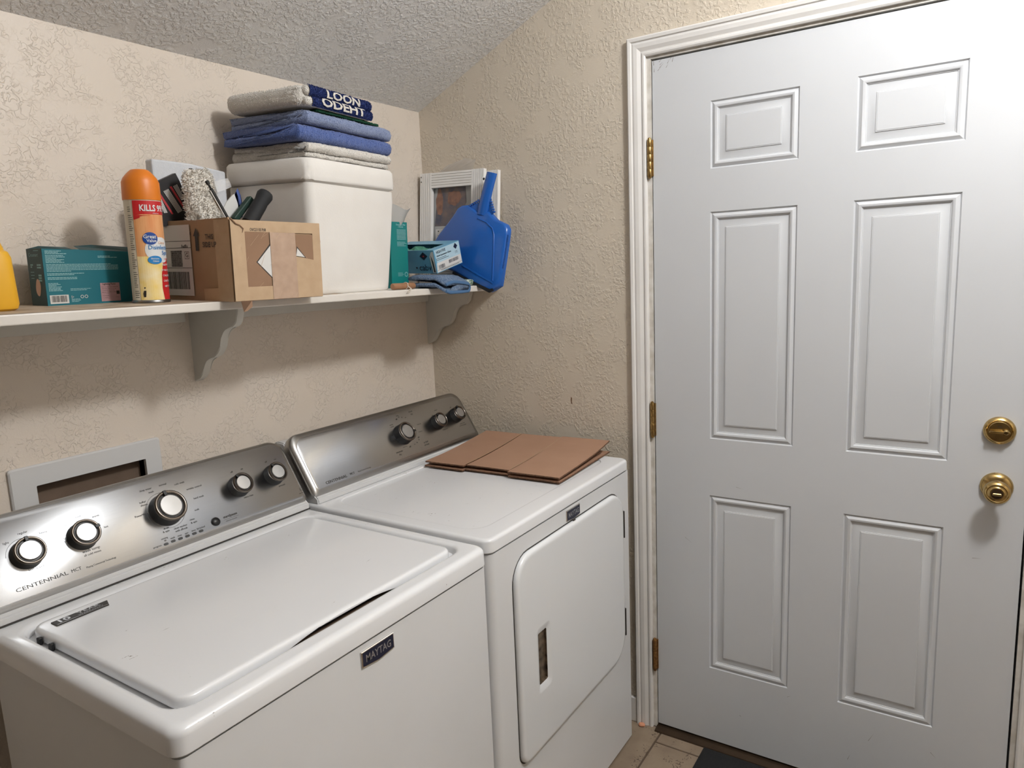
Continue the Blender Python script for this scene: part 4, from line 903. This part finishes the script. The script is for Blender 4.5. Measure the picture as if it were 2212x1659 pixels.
def towel(name, label, m, x0, x1, y0, y1, z0, layer, n, tf=.86, amp=.003, seed=0, skew=0, rot=0, droop=0, jit=0):
    o = Vector(((x0+x1)/2, (y0+y1)/2, z0)); t_ = thing(name, label, 'towel', MCo @ T(o) @ RZ(rot), 'folded towels on the cooler')
    out = ribbon(fold(y0-o.y, y1-o.y, 0, layer, n, jit), layer*tf); nx = 80; rings = []
    for i in range(nx+1):
        u = i/nx; x = x0-o.x+(x1-x0)*u
        e = min(1, min(u, 1-u)*12+.55)
        mid = sum((p.y for p in out))/len(out)
        rings.append([(x+skew*(p.x), p.x*(1 if e > .99 else .985), (p.y-mid)*1.0+mid) for p in out])
    bm = B(); loft(bm, rings)
    bmesh.ops.triangulate(bm, faces=[f for f in bm.faces if len(f.verts) > 4])
    for v in bm.verts:
        q_ = v.co.copy()
        d_ = noise.noise_vector(Vector((q_.x*14+seed*5, q_.y*14, q_.z*40)))*amp+noise.noise_vector(q_*150)*.0014+noise.noise_vector(q_*330)*.0012
        v.co += d_
        v.co.z = min(max(v.co.z, .0003), layer*n-.0003)
        v.co.z *= 1-.12*max(0, abs(q_.x)/((x1-x0)/2)-.75)
    if droop:
        for v in bm.verts:
            if v.co.x < -(x1-x0)/2+.07 : v.co.z += droop*(1-(v.co.x+(x1-x0)/2)/.07)
    co_ = obj('cloth', bm, m, t_, local=True, smooth=180); fuzz(co_, int(9000*min(1, layer*n/.03)), .0026, .0007, m, seed, (0, layer*n)); return t_
zt = hl1+.001
th_w, th_b, th_p, th_t = .036, .038, .032, .046
towel('folded_towel', 'cream towel at the bottom of the folded towel pile', 'terry_white', .020, .325, .004, .262, zt, th_w/3, 3, seed=1, rot=-.03)
towel('folded_towel', 'denim-blue folded towel above the cream towel in the pile', 'terry_blue', -.005, .335, .012, .272, zt+th_w, th_b/2, 2, seed=2, rot=-.02, tf=.9)
towel('folded_towel', 'pale periwinkle folded towel in the middle of the pile', 'terry_peri', .012, .330, .004, .262, zt+th_w+th_b, th_p/2, 2, seed=3, tf=.92)
zg = zt+th_w+th_b+th_p
towel('folded_towel', 'thin dark green cloth under the lettered top towel', 'terry_green', .05, .285, .000, .2, zg, .007, 1, seed=4, amp=.0015)
zz0 = zg+.007
x0, x1, y0, y1 = -.004, .262, -.004, .25
o = Vector(((x0+x1)/2, (y0+y1)/2, zz0)); lay = th_t/2; yfr = y0-o.y; hx = (x1-x0)/2
tp = thing('folded_towel', 'white towel with navy lettering on top of the pile', 'towel', MCo @ T(o), 'folded towels on the cooler')
bm = B(); box(bm, -hx, hx, yfr+.010, -yfr, .0003, th_t, .017, 4); subdiv(bm, 5)
for k in range(2):
    rr_ = lay*.5; tube(bm, [(-hx+.012+(2*hx-.024)*i/30, yfr+rr_*.75, lay*(k+.5)) for i in range(31)], [rr_*.55]+[rr_*.97]*29+[rr_*.55], 16)
for v in bm.verts:
    q_ = v.co.copy(); v.co += noise.noise_vector(Vector((q_.x*14+25, q_.y*14, q_.z*30)))*.002+noise.noise_vector(q_*200)*.0012; v.co.z = min(max(v.co.z, .0003), th_t+.001)
co_ = obj('cloth', bm, 'terry_white', tp, local=True, smooth=180); fuzz(co_, 12000, .0026, .0007, 'terry_white', 11, (0, 9))
for k in range(2):
    zc = lay*(k+.5); R_ = lay*.5
    def wr(v, lift=.0025, zc=zc):
        a = v.y/R_; return Vector((v.x, yfr+R_*.75-(R_+lift)*math.cos(a), zc+(R_+lift)*math.sin(a)))
    bm = B(); nx, na = 40, 8
    xa, xb = (-.104, .116) if k == 0 else (-.112, .112)
    g = [[bm.verts.new(wr(Vector((xa+(xb-xa)*i/nx+.003*noise.noise(Vector((i*.9, j, k))), -R_*.95+R_*2.3*j/na, 0)), .0022+.0012*noise.noise(Vector((i*.8, j*.9, k*4))))) for j in range(na+1)] for i in range(nx+1)]
    for i in range(nx):
        for j in range(na): bm.faces.new((g[i][j], g[i+1][j], g[i+1][j+1], g[i][j+1]))
    nb_ = obj('navy_band', bm, 'terry_navy', tp, local=True, smooth=180); fuzz(nb_, 2500, .0022, .0007, 'terry_navy', 20+k, (0, 9))
    bm = B(); text(bm, 'ODEHT' if k == 0 else 'LOON', .0155 if k == 0 else .014, None, .004, .002 if k == 0 else .0, bold=.03, sx=2.2, wrap=lambda v: wr(v, .0046), sub=2); obj('lettering', bm, 'terry_white', tp, local=True)

# ------------------------------------------------------------------ right end of the shelf
# teal upright carton with paper bag
pr = ground((883, 612), -.185); hc = at((882, 481), -.185).z
t = sthing('filter_carton', 'teal upright carton between the cooler and the blue glove box', 'carton', (pr.x-.075, -.185, 0))
bm = B(); loft(bm, [[(0, 0, z), (.075, 0, z), (.075, .06, z), (0, .06, z)] for z in (0, hc)], True, False); cb = obj('carton', bm, 'teal_carton', t, local=True)
bm = B(); Fm = frame((0, -.0003, 0), (1, 0, 0), (0, 0, 1)); text(bm, 'Changing Your Filter', .0045, Fm, .046, hc-.008, bold=.02, lift=.0003, sx=.8); text(bm, 'is Essential.', .0045, Fm, .046, hc-.014, bold=.02, lift=.0003, sx=.8)
lines(bm, .028, hc-.022, [.04]*9, .0035, .0014, Fm); lines(bm, .028, hc-.058, [.036, .042, .03, .038], .0036, .0014, Fm); lines(bm, .028, .045, [.02, .024, .02], .004, .0014, Fm); ringpatch(bm, .064, .040, .006, .002, M=Fm, lift=.0006); lines(bm, .028, .008, [.03], .004, .0015, Fm); obj('lettering', bm, 'print_pale', cb, local=True)
bm = B(); vs = []; 
g = [[bm.verts.new((.0+.072*i/8+.030*(i/8)**2*(max(0, j-1)/3)**2, .008+.006*math.sin(i*.9)-.002*j, hc-.03+(.074+.008*math.sin(i*.8))*j/4)) for j in range(5)] for i in range(9)]
for i in range(8):
    for j in range(4): bm.faces.new((g[i][j], g[i+1][j], g[i+1][j+1], g[i][j+1]))
bmesh.ops.solidify(bm, geom=bm.faces[:], thickness=.0006); obj('liner_bag', bm, 'paper', t, local=True, smooth=60)
# aluminium frames leaning in the corner against the right wall
def leaning(y, lean, x_off): return MS @ T((x_off, y, .0006)) @ RY(lean)
FH = .365; FWd = .325
def metal_frame(label, M, w_, h_, ridges, bar=.026):
    t_ = thing('metal_frame', label, 'frame', M, 'white metal frames leaning in the corner')
    # local: y from 0 (back wall side) to -w_, z up, x thickness toward the room (-)
    def bar_prof(): 
        pr = [(0, 0)]
        k = ridges
        for i in range(k):
            a, b2 = bar*i/k, bar*(i+1)/k; pr += [(a+.0008, -.014), (b2-.0012, -.014), (b2-.0012, -.0115), (b2+.0006, -.0115)]
        return pr[:-2]+[(bar, -.014), (bar, 0)]
    P = bar_prof()
    for side in range(4):
        bm = B()
        if side in (0, 1):
            ycoord = (lambda u: -u) if side == 0 else (lambda u: -w_+u)
            loft(bm, [[(d, ycoord(u), u*.0) for u, d in P], [(d, ycoord(u), h_) for u, d in P]]); obj('stile', bm, 'alu', t_, local=True)
        else:
            zc = (lambda u: u) if side == 2 else (lambda u: h_-u)
            loft(bm, [[(d*.96, -bar, zc(u)) for u, d in P], [(d*.96, -w_+bar, zc(u)) for u, d in P]]); obj('rail', bm, 'alu', t_, local=True)
    for zz in (h_-.012, h_-.028): bm = B(); lathe(bm, [(.0025, 0), (.002, .001), (.0005, .0012)], 10, frame((-.0142, -.006, zz), (0, -1, 0), (0, 0, 1))); obj('screw', bm, 'alu_groove', t_, local=True)
    return t_
M1 = leaning(-.012, .045, -.022); M2 = leaning(-.006, .06, -.046)
metal_frame('white metal frame leaning flat on the wall behind another', M1, .305, .366, 3)
t = metal_frame('front white ridged metal frame framing a bagged print', M2, .268, .372, 6, .050)
M3 = leaning(-.052, .055, -.037)
t = thing('bagged_print', 'clear bag with a dark picture and barcode sheet inside the white frame', 'bag', M3)
bm = B(); box(bm, -.003, 0, -.175, 0, .004, .335); bg = obj('bag', bm, 'bag', t, local=True); Mb = frame((-.0033, 0, 0), (0, -1, 0), (0, 0, 1))
bm = B(); patch(bm, [(.006, .195), (.02, .335), (.135, .335), (.140, .27), (.11, .215), (.06, .195)], Mb, .0003); pi = obj('picture', bm, 'pic', bg, local=True)
for k, (bx_, bz_, rx_, rz_) in enumerate(((.028, .275, .016, .042), (.088, .288, .030, .026))):
    bm = B(); patch(bm, [(bx_+rx_*math.cos(a)*(1+.35*noise.noise(Vector((math.cos(a)*1.7, math.sin(a)*1.7, k*5)))), bz_+rz_*math.sin(a)*(1+.35*noise.noise(Vector((math.cos(a)*1.7, math.sin(a)*1.7, k*5+2))))) for a in [2*PI*i/24 for i in range(24)]], Mb, .0006); obj('picture_blotch', bm, 'pic_warm', pi, local=True)  # warm irregular blotches printed in the picture
bm = B(); rect(bm, .010, .10, .085, .185, Mb, .0006); rect(bm, .006, .10, .01, .080, Mb, .0006); bs = obj('barcode_sheet', bm, 'white_print', bg, local=True)
bm = B(); yy = .10
while yy < .165: wv = rnd.choice((.001, .002, .003)); rect(bm, .020, .045, yy, yy+wv, Mb, .0009); yy += wv+rnd.choice((.0015, .0025))
lines(bm, .052, .165, [.03]*14, .0045, .0012, Mb)
for i in range(5): rect(bm, .02+i*.016, .025+i*.016, .176, .180, Mb, .0009)
obj('lettering', bm, 'ink', bs, local=True)
# grey see-through film rising over the frames
pA = at((925, 366), -.06); t = sthing('grey_film', 'grey see-through film sticking up behind the white frames', 'film', (-.012, -.06, pA.z-.03))
bm = B(); Q = [Vector((0, .035, .0)), Vector((.0, -.02, .0)), Vector((.0, -.15, .02)), Vector((-.002, -.165, .052)), Vector((.002, -.12, .060)), Vector((0, -.05, .044))]
vs = [bm.verts.new(q_) for q_ in Q]; bm.faces.new(vs); bmesh.ops.triangulate(bm, faces=bm.faces[:]); subdiv(bm, 2); wob(bm, .002, 50); obj('film', bm, 'film', t, local=True)

# dustpan ------------------------------------------------------------
# plane of the pan's broad face: leans on the frames, front corner hanging over the shelf edge
dpO = Vector((-.128, -.295, 1.425)); dpX = Vector((.0, -1, -.0)).normalized(); dpY = Vector((.13, 0, 1)).normalized()
MD = frame(dpO, dpX, dpY); dn = Vector((MD[0][2], MD[1][2], MD[2][2])); MDi = MD.inverted()
def dq(px, n=0): v = MDi @ hitp(px, dpO+dn*n, dn); return Vector((v.x, v.y))
c4 = lambda X, Y: (830+X*.2653, 310+Y*.2652)
t = thing('dustpan', 'blue plastic dustpan leaning in the corner over the shelf end', 'dustpan', MD)
outl = [(700, 1132), (560, 1050), (430, 990), (330, 930), (372, 838), (440, 730), (510, 640), (560, 570), (590, 520), (625, 498), (670, 494), (725, 530), (765, 560), (812, 560), (842, 545), (868, 575), (905, 615), (950, 636), (985, 655), (1003, 690), (1000, 740), (970, 950), (938, 1158), (905, 1180), (880, 1196), (850, 1210)]
oo = [dq(c4(*p)) for p in outl]
cen = Vector((sum(p.x for p in oo)/len(oo), sum(p.y for p in oo)/len(oo)))
def shrink(pts, k): return [p+(cen-p).normalized()*k for p in pts]
bm = B(); loft(bm, [[(p.x, p.y, -.022) for p in oo], [(p.x, p.y, -.010) for p in shrink(oo, .001)], [(p.x, p.y, -.003) for p in shrink(oo, .004)], [(p.x, p.y, 0) for p in shrink(oo, .010)]], False, True)
body = obj('pan', bm, 'dustpan', t, local=True, smooth=50)
bm = B(); loft(bm, [[(p.x, p.y, -.0219) for p in oo], [(p.x, p.y, -.016) for p in shrink(oo, .006)]], False, True); obj('pan_inside', bm, 'dustpan', t, local=True, smooth=50)
# raised side ridge and lip groove
rdg = [dq(c4(*p)) for p in ((760, 610), (830, 640), (880, 690), (893, 740), (890, 900), (882, 1120))]
bm = B(); tube(bm, [(p.x, p.y, -.0002) for p in rdg], .0024, 8); obj('edge_ridge', bm, 'dustpan', body, local=True, smooth=80)
a, b_ = dq(c4(640, 985)), dq(c4(888, 1128)); a2, b2 = dq(c4(640, 1000)), dq(c4(886, 1142))
bm = B(); loft(bm, [[(a.x, a.y, .001), (b_.x, b_.y, .001), (b2.x, b2.y, .001), (a2.x, a2.y, .001)], [(a.x, a.y, .0022), (b_.x, b_.y, .0022), (b2.x, b2.y, .0022), (a2.x, a2.y, .0022)]]); obj('lip_step', bm, 'dustpan', body, local=True)
lp = [dq(c4(*p)) for p in ((560, 1042), (700, 1112), (858, 1186), (880, 1180), (882, 1200), (852, 1214), (700, 1138), (556, 1062))]
bm = B(); loft(bm, [[(p.x, p.y, -.006) for p in lp], [(p.x, p.y, .0015) for p in lp]]); obj('rubber_lip', bm, 'rubber', t, local=True)
hd = [dq(c4(*p)) for p in ((828, 226), (905, 242), (900, 300), (870, 430), (850, 520), (820, 590), (770, 590), (745, 545), (780, 440), (812, 320))]
hc_ = Vector((sum(p.x for p in hd)/len(hd), sum(p.y for p in hd)/len(hd)))
top, bot = (hd[0]+hd[1])/2, dq(c4(785, 580))
bm = B(); rings = []
for k in range(9):
    u = k/8; c = top.lerp(bot, u); wd = (hd[1]-hd[0]).length/2*(1+.05*u); d = (bot-top).normalized(); sdir = Vector((-d.y, d.x)); zc = -.004+.002*math.sin(PI*min(1, u*1.0))
    rings.append([(c.x+sdir.x*wd*math.cos(q_), c.y+sdir.y*wd*math.cos(q_), zc-.004+.011*math.sin(q_)) for q_ in [2*PI*i/16 for i in range(16)]])
loft(bm, rings); hnd = obj('handle', bm, 'dustpan', t, local=True, smooth=60)
hp = dq(c4(822, 292)); bm = B(); lathe(bm, [(.004, .0085), (.0035, .0095), (.0005, .0095)], 14, T((hp.x, hp.y, -.001))); obj('hang_hole', bm, 'rubber', hnd, local=True)
bm = B()
def teeth(p, q_, n, h_, sgn):
    d = (q_-p)/n; nv = Vector((-d.y, d.x)).normalized()*sgn
    for i in range(n):
        a = p+d*i; b2 = a+d*.6; loft(bm, [[(a.x, a.y, z), (b2.x, b2.y, z), (b2.x+nv.x*h_, b2.y+nv.y*h_, z), (a.x+nv.x*h_, a.y+nv.y*h_, z)] for z in (-.012, -.004)])
teeth(dq(c4(690, 512)), dq(c4(772, 462)), 5, .006, 1); teeth(dq(c4(772, 462)), dq(c4(765, 560)), 4, .004, 1); teeth(dq(c4(845, 450)), dq(c4(880, 570)), 6, .006, 1); teeth(dq(c4(998, 740)), dq(c4(955, 1020)), 20, .003, 1)
vs = [bm.verts.new((dq(c4(*p)).x, dq(c4(*p)).y, -.008)) for p in ((690, 512), (772, 465), (800, 480), (790, 560), (760, 565), (725, 535))]; bm.faces.new(vs)
vs = [bm.verts.new((dq(c4(*p)).x, dq(c4(*p)).y, -.008)) for p in ((845, 450), (880, 570), (860, 580), (830, 540))]; bm.faces.new(vs)
obj('comb_teeth', bm, 'dustpan', body, local=True)

# glove box ------------------------------------------------------------
gA = at((944, 597), -.262)
t = thing('glove_box', 'light blue disposable glove box with green gloves in its open top', 'glove box', MS @ T((gA.x+.006, -.258, .041)) @ RZ(-.03) @ RY(-.25))
gw, gd, gh = .128, .205, .072
bm = B(); vsb = [(0, 0, 0), (gw, 0, 0), (gw, gd, 0), (0, gd, 0)]
loft(bm, [vsb, [(x, y, gh) for x, y, z in vsb]], True, False); gb = obj('carton', bm, 'glove_blue', t, local=True)
bm = B(); top_o = [(0, 0), (gw, 0), (gw, gd), (0, gd)]; top_i = [(.004, .03), (gw*.62, .02), (gw*.66, gd-.02), (.004, gd-.03)]
loft(bm, [[(x, y, gh) for x, y in top_o], [(x, y, gh) for x, y in top_i]], False, False); obj('top_panel', bm, 'glove_blue', gb, local=True)
bm = B(); g = [[bm.verts.new((.006+gw*.6*i/10, .03+(gd-.06)*j/14, gh-.018+.020*noise.noise(Vector((i*.55, j*.5, 2)))+.012*math.sin(PI*i/10)*math.sin(PI*j/14))) for j in range(15)] for i in range(11)]
for i in range(10):
    for j in range(14): bm.faces.new((g[i][j], g[i+1][j], g[i+1][j+1], g[i][j+1]))
bmesh.ops.solidify(bm, geom=bm.faces[:], thickness=.001); obj('glove', bm, 'glove_green', t, local=True, smooth=40)
Fg = frame((0, -.0003, 0), (1, 0, 0), (0, 0, 1)); Lg = frame((-.0003, gd, 0), (0, -1, 0), (0, 0, 1))
bm = B(); patch(bm, [(.002, .002), (gw-.002, .002), (gw-.002, .030), (.006, .030)], Fg, .0002); obj('white_panel', bm, 'white_print', gb, local=True)
bm = B(); patch(bm, [(.008, .030), (gw-.002, .030), (gw-.002, gh-.002), (.003, gh-.002)], Fg, .0002); obj('pale_panel', bm, 'glove_pale', gb, local=True)
bm = B(); text(bm, 'HIGH FIVE', .0085, Fg, .033, gh-.011, bold=.02, lift=.0006, sx=.85); text(bm, 'Nitrile Examination Gloves', .0055, Fg, .046, gh-.022, bold=.02, lift=.0006, sx=.85); lines(bm, .006, gh-.029, [.05, .06], .0045, .0014, Fg)
for k in range(16): rect(bm, .012+k*.0019, .012+k*.0019+rnd.choice((.0006, .0012)), .010, .022, Fg, .0006)
for k in range(26): rect(bm, .062+k*.0019, .062+k*.0019+rnd.choice((.0006, .0012)), .016, .026, Fg, .0006)
rect(bm, .003, gw-.003, .0075, .0082, Fg, .0006); lines(bm, .02, .006, [.09], .004, .0014, Fg)
patch(bm, [(gw-.032, gh-.013), (gw-.022, gh-.022), (gw-.012, gh-.013), (gw-.022, gh-.003)], Fg, .0006); rect(bm, gw-.03, gw-.014, gh-.034, gh-.0335, Fg, .0006); text(bm, '2 XL', .005, Fg, gw-.022, gh-.029, lift=.0006)
text(bm, 'cabvi', .020, Lg, gd-.040, .018, lift=.0005); ringpatch(bm, gd-.078, .018, .0015, .003, M=Lg, lift=.0005); patch(bm, [(gd-.058, gh-.018), (gd-.042, gh-.030), (gd-.026, gh-.018), (gd-.042, gh-.005)], Lg, .0006); obj('lettering', bm, 'ink_blue', gb, local=True)
bm = B(); patch(bm, [(gd-.014, .002), (gd-.002, .002), (gd-.001, gh-.004), (gd-.010, gh-.006), (gd-.018, gh-.02)], Lg, .0008); obj('torn_tab', bm, 'white_print', gb, local=True)
bm = B(); patch(bm, [(gd-.010, .004), (gd-.004, .004), (gd-.006, gh*.5), (gd-.013, gh-.014)], Lg, .0012); obj('dark_mark', bm, 'ink', gb, local=True); bm = B(); patch(bm, [(gd-.046, gh-.018), (gd-.042, gh-.021), (gd-.038, gh-.018), (gd-.042, gh-.015)], Lg, .001); obj('red_mark', bm, 'can_red', gb, local=True)

# cloths ------------------------------------------------------------
def cloth_strip(name, label, m, path, x0, x1, th, seed, M, edge=None, group=None, sag=False):
    t_ = thing(name, label, 'cloth', M, group); out = ribbon(path, th); nx = 16; rings = []
    for i in range(nx+1):
        u = i/nx; tap = 1-.10*(2*u-1)**4; rings.append([(x0+(x1-x0)*u, p.x*tap, p.y) for p in out])
    bm = B(); loft(bm, rings); bmesh.ops.triangulate(bm, faces=[f for f in bm.faces if len(f.verts) > 4])
    for v in bm.verts: v.co += noise.noise_vector(v.co*26+Vector((seed, 0, 0)))*.003+noise.noise_vector(v.co*200)*.0008; v.co.z -= (.55*max(0, -.034-v.co.x) if sag else 0)
    obj('cloth', bm, m, t_, local=True, smooth=180)
    if edge:
        for xx in (x0, x1):
            bm = B(); tube(bm, [(xx, p[0]*.9, p[1]) for p in path], th*.5, 8)
            for v in bm.verts: v.co += noise.noise_vector(v.co*26+Vector((seed, 0, 0)))*.003; v.co.z -= (.55*max(0, -.034-v.co.x) if sag else 0)
            obj('hem', bm, edge, t_, local=True, smooth=80)
    return t_
def arc(c, r, a0, a1, n): return [(c[0]+r*math.cos(a0+(a1-a0)*i/n), c[1]+r*math.sin(a0+(a1-a0)*i/n)) for i in range(n+1)]
pq = ground((940, 622), -.28)
path = [(.135, .010), (.11, .006), (.08, .0045), (.04, .0045), (.015, .004)]+arc((.0, .0165), .0125, -PI/2, -1.5*PI, 10)+[(.03, .031), (.08, .034), (.11, .032), (.135, .027)]
cloth_strip('blue_cloth', 'blue-grey microfibre cloth folded over the shelf edge under the glove box', 'cloth_blue', path, -.066, .062, .009, 3, MS @ T((pq.x+.072, -.276, .0008)) @ RZ(PI/2+.10), 'cloth_edge', sag=True)
pq = ground((1004, 612), -.262)
cloth_strip('green_cloth', 'green-and-white speckled cloth beside the dustpan lip', 'cloth_green', [(.07, .004), (.02, .004), (-.01, .0045)]+arc((-.018, .0105), .0062, -PI/2, -1.5*PI, 8)+[(.0, .0165), (.04, .015), (.07, .014)], -.03, .03, .006, 9, MS @ T((pq.x-.006, -.262, 0)) @ RZ(.1), 'green_dark')
# wooden handle stub with string
p0 = ground((858, 622), -.272); p1 = ground((896, 620), -.272)
t = sthing('wooden_stub', 'short round wooden handle with a string loop at the shelf edge', 'handle', (p0.x-.02, -.272, .0095))
bm = B(); ln = (p1-p0).length+.016; lathe(bm, [(.0075, 0), (.009, .002), (.009, ln-.003), (.0075, ln)], 20, frame((0, 0, 0), (0, 1, 0), (0, 0, 1))); obj('stub', bm, 'wood', t, local=True, smooth=40)
bm = B(); xs = .022+(p1-p0).length*.42
tube(bm, [(xs+.003*math.sin(a*1.0), .0104*math.cos(a), .0104*math.sin(a)) for a in [2*PI*i/18 for i in range(19)]], .0012, 6)
tube(bm, [(xs, -.010, -.001), (xs-.004, -.020, -.004), (xs-.012, -.0335, -.0075), (xs-.022, -.0345, -.015), (xs-.031, -.034, -.017), (xs-.025, -.0345, -.011), (xs-.012, -.033, -.0055), (xs+.002, -.018, -.005), (xs+.001, -.0105, 0)], .0011, 6); obj('string_loop', bm, 'string', t, local=True, smooth=80)

# ================================================================== ceiling lamp (above and behind the view)
t = thing('ceiling_lamp', 'round glass ceiling lamp above the laundry room floor', 'lamp', (LAMP.x, LAMP.y, ZTOP))
bm = B(); lathe(bm, [(.13, ZTOP-.001), (.135, ZTOP-.02), (.125, ZTOP-.03)], 40, T((LAMP.x, LAMP.y, 0))); obj('canopy', bm, 'brass', t, smooth=40)
bm = B(); tube(bm, [(LAMP.x, LAMP.y, ZTOP-.025), (LAMP.x, LAMP.y, LAMP.z+.115)], .012, 12); obj('stem', bm, 'brass', t, smooth=60)
ld = bpy.data.lights.new('lamp_light', 'POINT'); ld.energy = LAMP_POWER; ld.color = (.97, .985, 1.0); ld.shadow_soft_size = .10
lo = bpy.data.objects.new('lamp_light', ld); COL.objects.link(lo); lo.parent = t; lo.location = (0, 0, LAMP.z-ZTOP)
